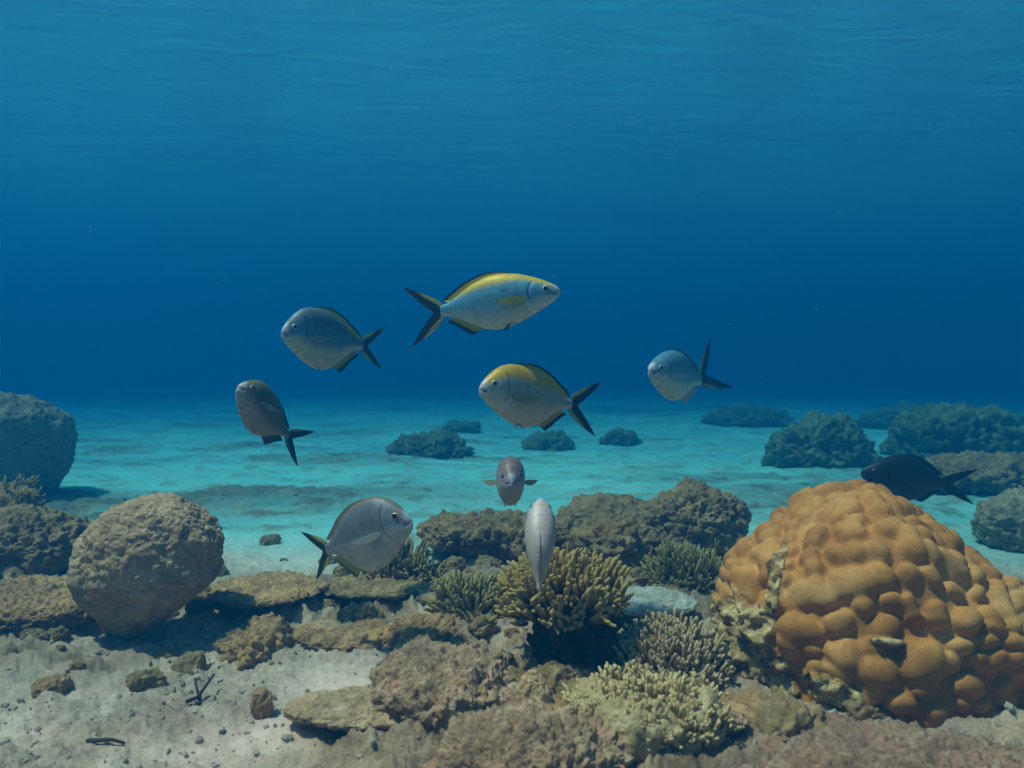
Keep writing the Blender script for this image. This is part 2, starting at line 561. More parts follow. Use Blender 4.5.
def rock(name, label, cat, px0, px1, py_top, py_base, mat, seed, group=None, Y=None, deep=0.85, sink=0.25, rot=0.0, tilt=0.0, shear=0.0, **kw):
    """a rock standing on the seabed, sized from its place and distance"""
    g = on_ground((px0 + px1) / 2, py_base)
    Yf = g.y if Y is None else Y
    w = (px1 - px0) / FPX * Yf
    rx = w / 2 * 0.94
    ry = rx * deep
    Yc = Yf + ry * 0.75
    top = at((px0 + px1) / 2, py_top, Yc).z
    xc = at((px0 + px1) / 2, py_base, Yc).x
    rx *= Yc / Yf
    zb = height_at(xc, Yc)
    hgt = max(top - zb, 0.015)
    rz = hgt * (1 + sink) / 2
    Vv, F = rock_verts(rx, ry, rz, seed, **kw)
    ext = (np.percentile(Vv[:, 0], 99.8) - np.percentile(Vv[:, 0], 0.2)) / 2
    Vv[:, 0] *= rx / ext
    Vv[:, 1] *= rx / ext
    Vv[:, 0] -= (Vv[:, 0].max() + Vv[:, 0].min()) / 2
    Vv[:, 2] *= rz / np.percentile(Vv[:, 2], 99.7)
    Vv[:, 0] += shear * rx * np.clip(-Vv[:, 2] / rz, 0, 1) ** 1.5
    Vv[:, 2] += rz - hgt * sink
    if rot or tilt:
        Rm = np.array((Matrix.Rotation(rot, 3, 'Z') @ Matrix.Rotation(tilt, 3, 'Y')))
        Vv = Vv @ Rm.T
    o = mesh_obj(name, Vv, [F], M[mat])
    o.location = (xc, Yc, zb)
    return tag(o, label, cat, group)

G_NEAR = "rubble rocks on the near seabed"
G_MID = "algae covered rocks on the sand"
G_FAR = "far coral heads fading into the blue"

# left side
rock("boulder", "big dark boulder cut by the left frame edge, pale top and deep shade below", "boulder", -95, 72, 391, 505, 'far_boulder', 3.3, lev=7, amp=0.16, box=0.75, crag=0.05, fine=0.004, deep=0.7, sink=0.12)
rock("boulder", "rounded grey brown boulder resting on sand and casting a dark shadow", "boulder", 80, 226, 495, 655, 'boulder', 1.7, lev=7, amp=0.13, freq=1.2, box=0.82, lump=0.03, lump_f=5, crag=0.022, crag_f=4, fine=0.0035, deep=0.85, sink=0.06, undercut=0.72, shear=-0.48)
rock("reef_rock", "dark knobbly rock mound left of the rounded boulder", "rock", -60, 110, 505, 600, 'turf', 5.1, G_NEAR, lev=7, amp=0.25, lump=0.22, lump_f=4.5, crag=0.10, crag_f=4, fine=0.006, deep=0.9)
rock("reef_rock", "low rubble ledge under the rounded boulder", "rock", -80, 135, 585, 648, 'rubble', 6.4, G_NEAR, lev=7, amp=0.2, lump=0.18, lump_f=6, crag=0.12, crag_f=5, fine=0.005, deep=0.83, sink=0.6)
rock("flat_stone", "pale flat stone wedged against the foot of the rounded boulder", "stone", 38, 84, 612, 640, 'slab', 2.2, G_NEAR, lev=5, amp=0.15, box=0.6, crag=0.05, fine=0.002, tilt=R(14), deep=0.7)
rock("flat_stone", "small bluish stone at the left frame edge", "stone", -22, 18, 592, 622, 'slab', 2.9, G_NEAR, lev=5, amp=0.2, box=0.7, crag=0.05, fine=0.002)
# centre rubble behind the sand pocket
rock("reef_rock", "low rubble hump between the boulder shadow and the grey fish", "rock", 205, 330, 597, 630, 'rubble', 11.2, G_NEAR, lev=6, amp=0.3, lump=0.25, lump_f=5, crag=0.14, crag_f=4, fine=0.006, deep=1.05, sink=0.6)
rock("reef_rock", "long brown rubble rock above the bright sand pocket", "rock", 288, 412, 624, 655, 'rubble', 12.6, G_NEAR, lev=6, amp=0.28, lump=0.25, lump_f=4.5, crag=0.15, crag_f=4, fine=0.006, deep=0.90, sink=0.6)
rock("reef_rock", "yellowish algae mound below the grey fish", "rock", 318, 432, 584, 618, 'turf', 13.4, G_NEAR, lev=6, amp=0.2, lump=0.2, lump_f=5, crag=0.10, crag_f=4, fine=0.006, deep=0.8)
rock("reef_rock", "brown rubble rock between the bright sand and the small bushy coral", "rock", 385, 470, 615, 662, 'rubble', 15.8, G_NEAR, lev=6, amp=0.25, lump=0.25, lump_f=5, crag=0.14, fine=0.005, deep=1.05, sink=0.6)
# foreground centre
rock("reef_rock", "pinkish brown rock mass in front of the golden branching coral", "rock", 368, 524, 650, 752, 'red', 17.3, G_NEAR, lev=7, amp=0.30, lump=0.20, lump_f=4.2, crag=0.10, crag_f=4, fine=0.004, deep=1.5, sink=0.6)
rock("reef_rock", "long brown slab rock jutting left over the sand at the bottom", "rock", 278, 450, 694, 752, 'boulder', 18.1, G_NEAR, lev=7, amp=0.22, lump=0.06, lump_f=4, crag=0.05, fine=0.003, deep=0.6, sink=0.4)
rock("reef_rock", "rough pink brown rock at the bottom frame edge", "rock", 420, 640, 716, 830, 'red', 19.7, G_NEAR, lev=7, amp=0.28, lump=0.2, lump_f=5, crag=0.12, crag_f=5, fine=0.004, deep=0.9, sink=0.8)
rock("knob_stone", "smooth pale knob stone at the foot of the golden coral", "stone", 510, 556, 670, 728, 'ledge', 21.4, G_NEAR, Y=1.0, lev=6, amp=0.15, crag=0.04, fine=0.002, deep=0.8, sink=0.5)
rock("pebble", "small upright brown stone alone on bright sand", "stone", 250, 274, 688, 722, 'rubble', 23.0, lev=5, amp=0.18, box=0.8, crag=0.05, fine=0.002, deep=0.7, sink=0.1)
rock("flat_stone", "blue grey slab lying behind the pale finger coral", "stone", 600, 700, 594, 640, 'slab', 24.3, G_NEAR, lev=6, amp=0.2, box=0.8, crag=0.05, fine=0.003, deep=0.8)
rock("reef_rock", "low encrusted rock in the gap left of the orange coral's foot", "rock", 704, 752, 738, 764, 'red', 62.7, G_NEAR, lev=6, amp=0.3, lump=0.22, lump_f=4, crag=0.12, fine=0.004, deep=1.0, sink=0.7)
rock("reef_rock", "low turf rock behind the tan finger coral thicket", "rock", 585, 655, 590, 625, 'turf', 63.9, G_NEAR, lev=6, amp=0.3, lump=0.22, lump_f=4, crag=0.12, fine=0.004, deep=1.0, sink=0.7)
rock("reef_rock", "flat rubble rock right of the boulder's shadow", "rock", 215, 300, 620, 660, 'rubble', 64.6, G_NEAR, lev=6, amp=0.35, lump=0.22, lump_f=4, crag=0.12, fine=0.004, deep=1.2, sink=0.8)
# middle distance
rock("reef_rock", "long grey green rubble mound behind the upright pink fish", "rock", 412, 590, 514, 578, 'turf', 26.1, G_MID, lev=7, amp=0.28, lump=0.25, lump_f=4.5, crag=0.08, crag_f=4, fine=0.006, deep=0.6)
rock("reef_rock", "dark hummock at the left end of the mid rock outcrop", "rock", 548, 668, 494, 552, 'turf', 27.7, G_MID, lev=6, amp=0.25, lump=0.25, lump_f=4, crag=0.08, fine=0.006, deep=0.8)
rock("reef_rock", "tallest rounded rock of the mid outcrop with growth on its top", "rock", 640, 752, 482, 556, 'turf', 28.2, G_MID, lev=7, amp=0.2, lump=0.22, lump_f=3.5, crag=0.10, fine=0.006, deep=0.9)
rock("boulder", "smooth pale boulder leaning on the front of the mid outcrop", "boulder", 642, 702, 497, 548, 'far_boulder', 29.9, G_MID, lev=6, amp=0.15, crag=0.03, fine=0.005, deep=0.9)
rock("reef_rock", "low grey rubble rock between the upright pink fish and mid outcrop", "rock", 560, 665, 515, 590, 'turf', 30.5, G_MID, lev=6, amp=0.3, lump=0.25, lump_f=4.5, crag=0.08, fine=0.006, deep=0.8)
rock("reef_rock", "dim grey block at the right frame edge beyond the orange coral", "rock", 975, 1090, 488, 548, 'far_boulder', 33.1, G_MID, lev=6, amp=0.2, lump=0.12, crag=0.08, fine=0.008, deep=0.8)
rock("reef_rock", "low rubble bank behind the black fish's tail", "rock", 915, 1100, 452, 500, 'turf', 34.8, G_MID, lev=6, amp=0.28, lump=0.25, lump_f=5, crag=0.14, fine=0.01, deep=0.6)
# far heads
far = [(763, 884, 413, 466, 40.1, "dark flat topped coral head behind the black fish's head"),
       (885, 1030, 404, 462, 41.5, "dark peaked coral head at the right beyond the black fish"),
       (384, 476, 431, 459, 42.9, "low dim coral patch on far sand left of the head-on fish"),
       (520, 578, 430, 446, 43.3, "small faint coral patch just below the yellow backed fish's tail"),
       (598, 644, 428, 441, 44.7, "smallest faint coral patch on the far sand under the silver fish"),
       (700, 800, 404, 423, 45.2, "very faint flat reef patch behind the silver fish"),
       (855, 945, 402, 424, 46.8, "very faint reef hump between the two dark coral heads"),
       (440, 482, 420, 430, 47.9, "faintest narrow reef patch on the far sand left of the yellow backed fish")]
for (a, b, t, s, sd, lab) in far:
    rock("coral_head", lab, "coral head", a, b, t, s, 'bushy', sd, G_FAR, lev=6 if s > 455 else 5, amp=0.4, lump=0.2, lump_f=5, crag=0.12, crag_f=5, fine=0.02, deep=0.7, sink=0.7)

# ---------------------------------------------------------------- branching corals
def tubes(paths, sides=7):
    """paths: list of (points (k,3), radii (k,)); each becomes a tapered tube with a round tip"""
    VV, FF, TT, off = [], [], [], 0
    ang = np.linspace(0, 2 * math.pi, sides, endpoint=False)
    ca, sa = np.cos(ang), np.sin(ang)
    for pts, rad, tips in paths:
        pts = np.asarray(pts)
        d = pts[-1] - pts[-2]
        d /= np.linalg.norm(d) + 1e-9
        r = rad[-1]
        pts = np.vstack([pts, pts[-1] + d * r * 0.6, pts[-1] + d * r * 0.95])
        rad = np.concatenate([rad, [r * 0.78, r * 0.30]])
        tips = np.concatenate([tips, [tips[-1]] * 2])
        T = np.gradient(pts, axis=0)
        T /= np.linalg.norm(T, axis=1)[:, None] + 1e-9
        ref = np.array([0.31, 0.22, 0.92]) if abs(T[0] @ np.array([0.31, 0.22, 0.92])) < 0.9 else np.array([1.0, 0, 0])
        A = np.cross(T, ref)
        A /= np.linalg.norm(A, axis=1)[:, None] + 1e-9
        Bv = np.cross(T, A)
        ring = pts[:, None, :] + rad[:, None, None] * (ca[None, :, None] * A[:, None, :] + sa[None, :, None] * Bv[:, None, :])
        k = len(pts)
        VV.append(ring.reshape(-1, 3))
        VV.append(pts[-1:] + d * r * 0.05)
        TT.append(np.repeat(tips, sides))
        TT.append(tips[-1:])
        f = grid_faces(k, sides, True) + off
        FF.append(f)
        j = np.arange(sides)
        last = off + (k - 1) * sides
        FF.append(np.stack([last + j, last + (j + 1) % sides, np.full(sides, off + k * sides)], 1))
        off += k * sides + 1
    V = np.vstack(VV)
    tri = [f for f in FF if f.shape[1] == 3]
    quad = [f for f in FF if f.shape[1] == 4]
    return V, [np.vstack(quad), np.vstack(tri)], np.concatenate(TT)

def finger_paths(rng, starts, dirs, lens, r0, kids=2, kid_len=0.5, bendy=0.25, taper=0.6, k=6):
    out = []
    for s, d, L in zip(starts, dirs, lens):
        d = d / np.linalg.norm(d)
        bend = rng.normal(size=3) * bendy
        bend[2] += 0.25
        t = np.linspace(0, 1, k)
        pts = s + d * (t * L)[:, None] + bend * (L * 0.5 * t * t)[:, None]
        wob = rng.uniform(0.9, 1.12, k)
        rad = r0 * rng.uniform(0.85, 1.2) * (1 - (1 - taper) * t) * wob
        out.append((pts, rad, t.copy()))
        for c in range(rng.randint(0, kids + 1)):
            i = rng.uniform(0.35, 0.85)
            p = s + d * (i * L) + bend * (L * 0.5 * i * i)
            side = np.cross(d, rng.normal(size=3))
            side /= np.linalg.norm(side)
            dd = d * 0.75 + side * rng.uniform(0.5, 0.9)
            dd[2] += 0.2
            ll = L * kid_len * rng.uniform(0.6, 1.1) * (1.15 - i * 0.6)
            tt = np.linspace(0, 1, 4)
            pp = p + dd * (tt * ll)[:, None] + np.array([0, 0, 1]) * (0.2 * ll * tt * tt)[:, None]
            out.append((pp, r0 * (1 - (1 - taper) * i) * np.linspace(0.95, taper * 1.05, 4), 0.4 + 0.6 * tt))
    return out

def coral(name, label, group, base, mat, base_mat, paths, blob, seed):
    """thing > base (the dead core) and branches (all fingers, one surface)"""
    root = empty(name, base)
    tag(root, label, "coral", group)
    V, F, T = tubes(paths)
    mesh_obj("branches", V, F, M[mat], root, attrs={"tip": T})
    (c, r) = blob
    Vv, Fv = rock_verts(*r, seed, lev=5, amp=0.25, lump=0.15, crag=0.12, fine=0.003)
    mesh_obj("base", Vv + np.array(c), [Fv], M[base_mat], root)
    return root

G_COR = "branching corals among the rocks"

def dome_coral(label, px0, px1, py_top, py_base, mat, base_mat, seed, n=220, flen=0.35, fr=0.045, up=0.5, kids=2, deep=0.9, Y=None, taper=0.6, low=-0.1, lean=(0, 0), gaps=0.0):
    rng = np.random.RandomState(seed)
    g = on_ground((px0 + px1) / 2, py_base)
    Yf = g.y if Y is None else Y
    rx = (px1 - px0) / FPX * Yf / 2
    ry = rx * deep
    Yc = Yf + ry * 0.7
    rx *= Yc / Yf
    top = at((px0 + px1) / 2, py_top, Yc).z
    xc = at((px0 + px1) / 2, py_base, Yc).x
    zb = height_at(xc, Yc)
    h = max(top - zb, 0.02)
    core = 1 - flen
    starts, dirs, lens = [], [], []
    ga = math.pi * (3 - math.sqrt(5))
    for i in range(n):
        zz = 1 - (i + 0.5) / n * (1 - low)
        th = i * ga + rng.normal() * 0.25
        rr = math.sqrt(max(0, 1 - zz * zz))
        u = np.array([math.cos(th) * rr, math.sin(th) * rr, zz]) + rng.normal(size=3) * 0.05
        if u[2] < low - 0.1:
            continue
        sc = 1 + 0.26 * float(gnoise(u[None] * 1.8, seed)[0])
        if gaps and gnoise(u[None] * 3.2, seed + 4.0)[0] < -0.55 + gaps * 0.6 + rng.normal() * 0.15 and rng.rand() < 0.8:
            continue
        s = u * np.array([rx, ry, h]) * core * sc
        d = u * np.array([1 / rx, 1 / ry, 1 / h]) * min(rx, h) + np.array([lean[0], lean[1], up])
        starts.append(s)
        dirs.append(d)
        lens.append(flen * 1.25 * (rx + h) / 2 * rng.uniform(0.65, 1.15) * sc)
    paths = finger_paths(rng, starts, dirs, lens, fr * rx, kids, taper=taper)
    return coral("branching_coral", label, G_COR, (xc, Yc, zb), mat, base_mat, paths, ((0, 0, h * 0.06), (rx * core * 1.0, ry * core * 1.0, h * core * 0.95)), seed)

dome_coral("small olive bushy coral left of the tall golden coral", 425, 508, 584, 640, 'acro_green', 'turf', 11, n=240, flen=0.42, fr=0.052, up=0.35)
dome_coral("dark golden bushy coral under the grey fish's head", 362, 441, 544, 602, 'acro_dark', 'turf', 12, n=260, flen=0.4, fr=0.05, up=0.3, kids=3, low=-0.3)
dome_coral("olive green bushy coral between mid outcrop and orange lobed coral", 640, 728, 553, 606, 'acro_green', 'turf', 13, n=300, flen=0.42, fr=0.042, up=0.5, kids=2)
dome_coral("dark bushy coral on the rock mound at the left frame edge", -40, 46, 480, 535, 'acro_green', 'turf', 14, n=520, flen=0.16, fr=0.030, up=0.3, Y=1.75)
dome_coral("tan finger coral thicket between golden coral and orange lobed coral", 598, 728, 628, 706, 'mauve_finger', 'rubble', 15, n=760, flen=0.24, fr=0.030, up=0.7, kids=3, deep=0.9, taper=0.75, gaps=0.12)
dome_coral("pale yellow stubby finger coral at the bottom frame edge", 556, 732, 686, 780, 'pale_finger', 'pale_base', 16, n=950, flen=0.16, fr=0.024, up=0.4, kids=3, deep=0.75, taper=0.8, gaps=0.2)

def golden_coral():
    """cap of short golden fingers overhanging a dark pillar of old stems"""
    rng = np.random.RandomState(21)
    Yc = 1.20
    xc = at(566, 700, Yc).x
    zb = height_at(xc, Yc)
    top = at(560, 560, Yc).z - zb
    paths = []
    n = 560
    ga = math.pi * (3 - math.sqrt(5))
    cz = top * 0.58
    for i in range(n):
        zz = 1 - (i + 0.5) / n * 1.22
        th = i * ga + rng.normal() * 0.2
        rr = math.sqrt(max(0, 1 - zz * zz))
        u = np.array([math.cos(th) * rr, math.sin(th) * rr, zz]) + rng.normal(size=3) * 0.06
        sc = 1 + 0.22 * float(gnoise(u[None] * 1.9, 4.2)[0])
        s0 = u * np.array([0.068, 0.062, top * 0.26]) * sc + np.array([-0.004, 0, cz])
        d = u * np.array([1.0, 1.0, 0.9]) + np.array([0, 0, 0.35]) + rng.normal(size=3) * 0.22
        d /= np.linalg.norm(d)
        L = rng.uniform(0.020, 0.034) * sc
        tt = np.linspace(0, 1, 5)
        pp = s0 + d * (tt * L)[:, None] + np.array([0, 0, 1]) * (0.3 * L * tt * tt)[:, None]
        paths.append((pp, np.linspace(0.0043, 0.0029, 5) * rng.uniform(0.8, 1.2), tt))
        for c in range(rng.randint(0, 3)):
            s1 = pp[rng.randint(1, 4)]
            d1 = d * 0.7 + rng.normal(size=3) * 0.45
            L1 = L * rng.uniform(0.35, 0.6)
            paths.append((s1 + d1 * (tt * L1)[:, None], np.linspace(0.0032, 0.0025, 5), 0.5 + 0.5 * tt))
    for i in range(170):                       # old stems of the pillar, at the darkest tone as painted shade
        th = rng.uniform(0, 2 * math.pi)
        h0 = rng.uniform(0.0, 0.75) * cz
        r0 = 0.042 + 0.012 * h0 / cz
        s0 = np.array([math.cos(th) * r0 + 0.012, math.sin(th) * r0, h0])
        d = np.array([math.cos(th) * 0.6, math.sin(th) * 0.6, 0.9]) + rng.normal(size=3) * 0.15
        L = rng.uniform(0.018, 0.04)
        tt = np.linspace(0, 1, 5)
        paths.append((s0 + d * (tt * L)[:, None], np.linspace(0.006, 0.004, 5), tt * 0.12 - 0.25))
    coral("branching_coral", "golden branching coral cap on a shade-darkened stem pillar below the upright pale fish", G_COR, (xc, Yc, zb), 'acro', 'stem', paths,
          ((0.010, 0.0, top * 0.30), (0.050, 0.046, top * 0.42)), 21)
golden_coral()

# ---------------------------------------------------------------- orange lobed coral on its base rock
def lobed_mat():
    m, nt = new_mat('orange_lobed_coral')
    tc = N(nt, "ShaderNodeTexCoord").outputs["Object"]
    dead = attr(nt, "dead")
    n1 = noise_node(nt, tc, 9, 4, 0.55)
    n2 = noise_node(nt, tc, 48, 6, 0.68, 0.4)
    n3 = noise_node(nt, tc, 500, 3, 0.6)
    live = ramp(nt, n1, [(0.36, (0.44, 0.18, 0.038)), (0.52, (0.62, 0.275, 0.062)), (0.68, (0.70, 0.37, 0.12))])
    live = mix(nt, 0.6, live, ramp(nt, n3, [(0.35, 0.5), (0.65, 1.0)]), 'MULTIPLY')
    live = mix(nt, 0.35, live, ramp(nt, n2, [(0.36, 0.45), (0.56, 1.0)]), 'MULTIPLY')
    dc = ramp(nt, n2, [(0.37, (0.15, 0.09, 0.035)), (0.5, (0.42, 0.28, 0.11)), (0.63, (0.68, 0.50, 0.24))])
    k = math_node(nt, 'ADD', dead, math_node(nt, 'MULTIPLY', math_node(nt, 'SUBTRACT', n2, 0.5), 0.5))
    k = ramp(nt, k, [(0.42, 0.0), (0.55, 1.0)])
    c = mix(nt, k, live, dc)
    h = math_node(nt, 'ADD', math_node(nt, 'MULTIPLY', n3, 0.25), math_node(nt, 'MULTIPLY', math_node(nt, 'MULTIPLY', n2, k), 2.5))
    finish(nt, c, 0.78, 0.2, h, 0.8, 0.004)
    return m
M['lobed'] = lobed_mat()

def lobed_coral():
    Yc = 1.27
    cpt = at(874, 618, Yc)
    zc = cpt.z
    rx, ry, rz = 0.252, 0.218, 0.196
    U, F = ico(7)
    rad = np.array([rx, ry, rz])
    B = U * rad
    # flatter crown, shoulders sloping away to the right
    B[:, 2] *= 1 - 0.24 * np.clip(U[:, 0], 0, 1) * (U[:, 2] > 0)
    B[:, 2] += 0.02 * np.exp(-((U[:, 0] + 0.25) / 0.35) ** 2) * np.clip(U[:, 2], 0, 1)
    low = np.clip(-U[:, 2], 0, 1)
    k = np.minimum(2.2, np.clip(1 - low * low, 0.02, 1) ** -0.36) * (1 - 0.05 * low)
    B[:, 0] *= k
    B[:, 1] *= k
    Nn = U / rad
    Nn /= np.linalg.norm(Nn, axis=1)[:, None]
    # frame of the side that faces the reader: lx runs right, lz up (units: 1 px of the photo at this distance)
    vd = np.array([cpt.x, Yc]) / math.hypot(cpt.x, Yc)
    PX = FPX / Yc
    def local(P):
        return 874 + (P[:, 0] * vd[1] - P[:, 1] * vd[0]) * PX, 618 - P[:, 2] * PX, -(P[:, 0] * vd[0] + P[:, 1] * vd[1])
    # lobes: a few large knobs on the front-left, small ones in rows elsewhere
    rng = np.random.RandomState(5)
    cents, sizes = [], []
    LXb, LZb, FRb = local(B)
    front_side = FRb > 0
    for (px, py, r) in [(812, 598, 30), (850, 612, 26), (878, 622, 24), (916, 612, 34), (832, 560, 22), (858, 550, 26), (752, 572, 30), (728, 596, 24), (778, 545, 24),
                        (896, 652, 20), (845, 585, 18), (886, 585, 22)]:
        d = (LXb - px) ** 2 + (LZb - py) ** 2 + 1e6 * (~front_side)
        cents.append(B[np.argmin(d)])
        sizes.append(r / PX * 0.80)
    n_big = len(cents)
    row, step = 0, 0.150
    for el_ in np.arange(-0.75, 1.56, step):
        m = max(1, int(round(2 * math.pi * math.cos(el_) / 0.158)))
        for q_ in range(m):
            a_ = (q_ + 0.5 * (row % 2)) * 2 * math.pi / m + rng.normal() * 0.030 / max(0.2, math.cos(el_)) + 0.12 * el_
            e_ = el_ + rng.normal() * 0.028
            c = np.array([math.cos(a_) * math.cos(e_), math.sin(a_) * math.cos(e_), math.sin(e_)])
            p = B[np.argmin(((U - c) ** 2).sum(1))]
            s = 0.0200
            if all(np.linalg.norm(p - q) > 0.58 * (s * 0.9 + sq) for q, sq in zip(cents[:n_big], sizes[:n_big])):
                cents.append(p)
                sizes.append(s * rng.uniform(0.85, 1.12))
        row += 1
    C = np.array(cents)
    Sz = np.array(sizes)
    warp = B + 0.012 * np.stack([gnoise(B * 18, 1), gnoise(B * 18, 2), gnoise(B * 18, 3)], 1)
    hgt = np.full(len(B), -1.0)
    soft = np.zeros(len(B))
    for p, s in zip(C, Sz):
        d = (warp - p) * np.array([0.92, 0.96, 1.08])
        d2 = (d * d).sum(1) / (s * s)
        e = d2 / 0.62
        hh = s * np.where(e < 0.9, np.sqrt(np.clip(1 - e, 0.1, 1)), 0.316 - 1.58 * (e - 0.9)) * 0.42
        soft += np.exp(np.clip(hh / 0.0025, -20, 40))
    hgt = np.log(soft + 1e-6) * 0.0025
    hgt = np.clip(hgt, -0.004, 0.06) - 0.012
    # dead, encrusted patches: lower left of the face, a channel up from it, a scar across the front
    wv = 0.30 * fbm(U * 4, 4, 3.0)
    def blob(px, py, sx, sy, ang=0.0):
        dx, dy = LXb - px, LZb - py
        u_ = dx * math.cos(ang) + dy * math.sin(ang)
        v_ = -dx * math.sin(ang) + dy * math.cos(ang)
        return 1.4 - np.sqrt((u_ / sx) ** 2 + (v_ / sy) ** 2) - 9.0 * (FRb < 0.01)
    dead = np.maximum.reduce([blob(750, 662, 56, 74), blob(788, 565, 9, 40, 0.15), blob(772, 605, 20, 24), blob(838, 648, 38, 15, 0.3), blob(845, 690, 26, 30),
                              blob(886, 596, 16, 5), 1.4 - (735 - LZb) / 22.0])
    dead = np.clip(dead + wv, 0, 1)
    dk = sstep(0.35, 0.65, dead)
    crust = 0.017 * (ridged(B * 22, 4, 2.0, 0.55) - 0.4) + 0.004 * fbm(B * 90, 3, 6)
    d = hgt * (1 - dk) + (crust - 0.012) * dk + 0.020 * fbm(U * 1.6, 2, 4)
    V = B + Nn * d[:, None]
    V[:, 2] += 0.25 * d * (1 - dk)               # lobes bulge a little upward
    # hollow under the left front
    hol = np.exp(-(((LXb - 795) / 24) ** 2 + ((LZb - 716) / 17) ** 2)) * (FRb > 0)
    V -= Nn * (0.060 * hol)[:, None]
    root = mesh_obj("lobed_coral", V, [F], M['lobed'], attrs={"dead": dead})
    root.location = (cpt.x, Yc, zc)
    tag(root, "big orange lobed boulder coral with a dead encrusted patch on its left", "coral")
lobed_coral()
rock("reef_rock", "maroon base rock under the big orange lobed coral", "rock", 700, 1090, 750, 840, 'maroon', 51.3, G_NEAR, lev=7, amp=0.30, lump=0.18, lump_f=5, crag=0.12, crag_f=5, fine=0.004, deep=0.6, sink=0.8)
rock("reef_rock", "rounded brown knob stone under the right side of the orange coral", "stone", 965, 1018, 682, 745, 'boulder', 52.8, G_NEAR, Y=1.12, lev=6, amp=0.2, lump=0.2, lump_f=3, crag=0.06, fine=0.004, sink=0.5)

# ---------------------------------------------------------------- small bits
def twig(label, pts_px, r, z_lift=0.004):
    pts = []
    for (px, py, dz) in pts_px:
        g = on_ground(px, py)
        pts.append([g.x, g.y, height_at(g.x, g.y) + z_lift + dz])
    pts = np.array(pts)
    c = pts.mean(0)
    V, F, T = tubes([(pts - c, np.linspace(r, r * 0.6, len(pts)), np.linspace(0, 1, len(pts)))], 8)
    o = mesh_obj("twig", V, F, M['twig'])
    o.location = c
    tag(o, label, "twig", "dead coral twigs on the sand")
M['twig'] = finger_mat('dead_twig', (0.06, 0.045, 0.035), (0.09, 0.07, 0.055), (0.16, 0.13, 0.10))
twig("dark bent twig standing up from the sand right of the boulder", [(186, 706, 0), (198, 703, 0.004), (207, 699, 0.012), (214, 691, 0.022)], 0.0032)
twig("short dark twig stub beside the bent twig", [(200, 704, 0), (197, 699, 0.008), (195, 694, 0.016)], 0.0026)
twig("dark twig lying flat on the sand near the bottom left", [(88, 748, 0), (98, 752, 0.002), (112, 754, 0.003), (124, 753, 0.0)], 0.0032)

def rubble_stones():
    """small half-buried stones among the rubble, each a thing of its own"""
    rng = np.random.RandomState(31)
    protos = []
    for k in range(6):
        Vv, F = rock_verts(1, 0.8, 0.55, 60 + k * 1.3, lev=5, amp=0.35, lump=0.15, crag=0.12, fine=0.0, box=0.8)
        for mt in ('rubble', 'turf'):
            Vs = Vv * 0.02
            Vs = Vs + 0.0016 * fbm(Vs * 160, 3, k)[:, None] * (Vv / np.linalg.norm(Vv, axis=1)[:, None])
            o = mesh_obj("rubble_stone", Vs, [F], M[mt])
            protos.append(o.data)
            bpy.data.objects.remove(o)
    zones = [(330, 618, 150, 36, 34), (500, 605, 120, 40, 22), (50, 640, 90, 45, 26), (640, 580, 110, 40, 18), (600, 735, 190, 40, 44), (120, 560, 120, 25, 8), (480, 660, 90, 40, 18), (700, 690, 70, 30, 12)]
    for (cx, cyy_, sx, sy, n) in zones:
        for i in range(n):
            px, py = cx + rng.normal() * sx * 0.6, cyy_ + rng.normal() * sy * 0.6
            if not (4 < px < 1020 and 500 < py < 762) or (250 < px < 400 and 655 < py < 745):
                continue
            g = on_ground(px, py)
            sc = rng.uniform(0.4, 1.25) ** 1.6 * (1.7 if py > 690 and px > 420 else 1.15)
            o = bpy.data.objects.new("rubble_stone", protos[rng.randint(len(protos))])
            COL.objects.link(o)
            o.location = (g.x, g.y, height_at(g.x, g.y) + 0.001)
            o.scale = (sc, sc, sc)
            o.rotation_euler = (rng.uniform(-.3, .3), rng.uniform(-.3, .3), rng.uniform(0, 6.3))
            tag(o, "small brown rubble stone half buried among the reef rocks", "stone", "small rubble stones")
rubble_stones()

def rubble_bits():
    """uncountable crumbs of coral and shell strewn on the ground: one object"""
    rng = np.random.RandomState(77)
    U, F = ico(2)
    VV, FF, off = [], [], 0
    pts = []
    while len(pts) < 2200:
        px, py = rng.uniform(-60, 1080), rng.uniform(490, 790)
        g = on_ground(px, py)
        if g.y > 3.2:
            continue
        if rng.rand() > 0.35 + 0.65 * (gnoise(np.array([[g.x * 5, g.y * 5, 0]]), 4)[0] > 0.05):
            continue
        pts.append((g.x, g.y))
    P = np.array(pts)
    H, ro, al, rf = seabed_fields(P[:, 0], P[:, 1])
    for (x, y), h, q in zip(pts, H, ro):
        s = 0.0013 + 0.0040 * rng.rand() ** 4.5
        if rng.rand() > 0.25 + q:
            continue
        sc = s * rng.uniform(0.5, 1.5, 3)
        B = U * (1 + 0.5 * gnoise(U * 1.5 + rng.rand() * 90)[:, None]) * sc
        a = rng.uniform(0, 6.3)
        Rm = np.array(Matrix.Rotation(a, 3, 'Z') @ Matrix.Rotation(rng.uniform(-.6, .6), 3, 'X'))
        VV.append(B @ Rm.T + np.array([x, y, h + sc[2] * 0.3]))
        FF.append(F + off)
        off += len(U)
    o = mesh_obj("gravel", np.vstack(VV), [np.vstack(FF)], M['bits'])
    tag(o, "crumbs of broken coral and shell strewn over the sand", kind="stuff")
M['bits'] = rock_mat('broken_coral_bits', (0.20, 0.16, 0.11), (0.42, 0.35, 0.26), (0.70, 0.63, 0.52))
rubble_bits()

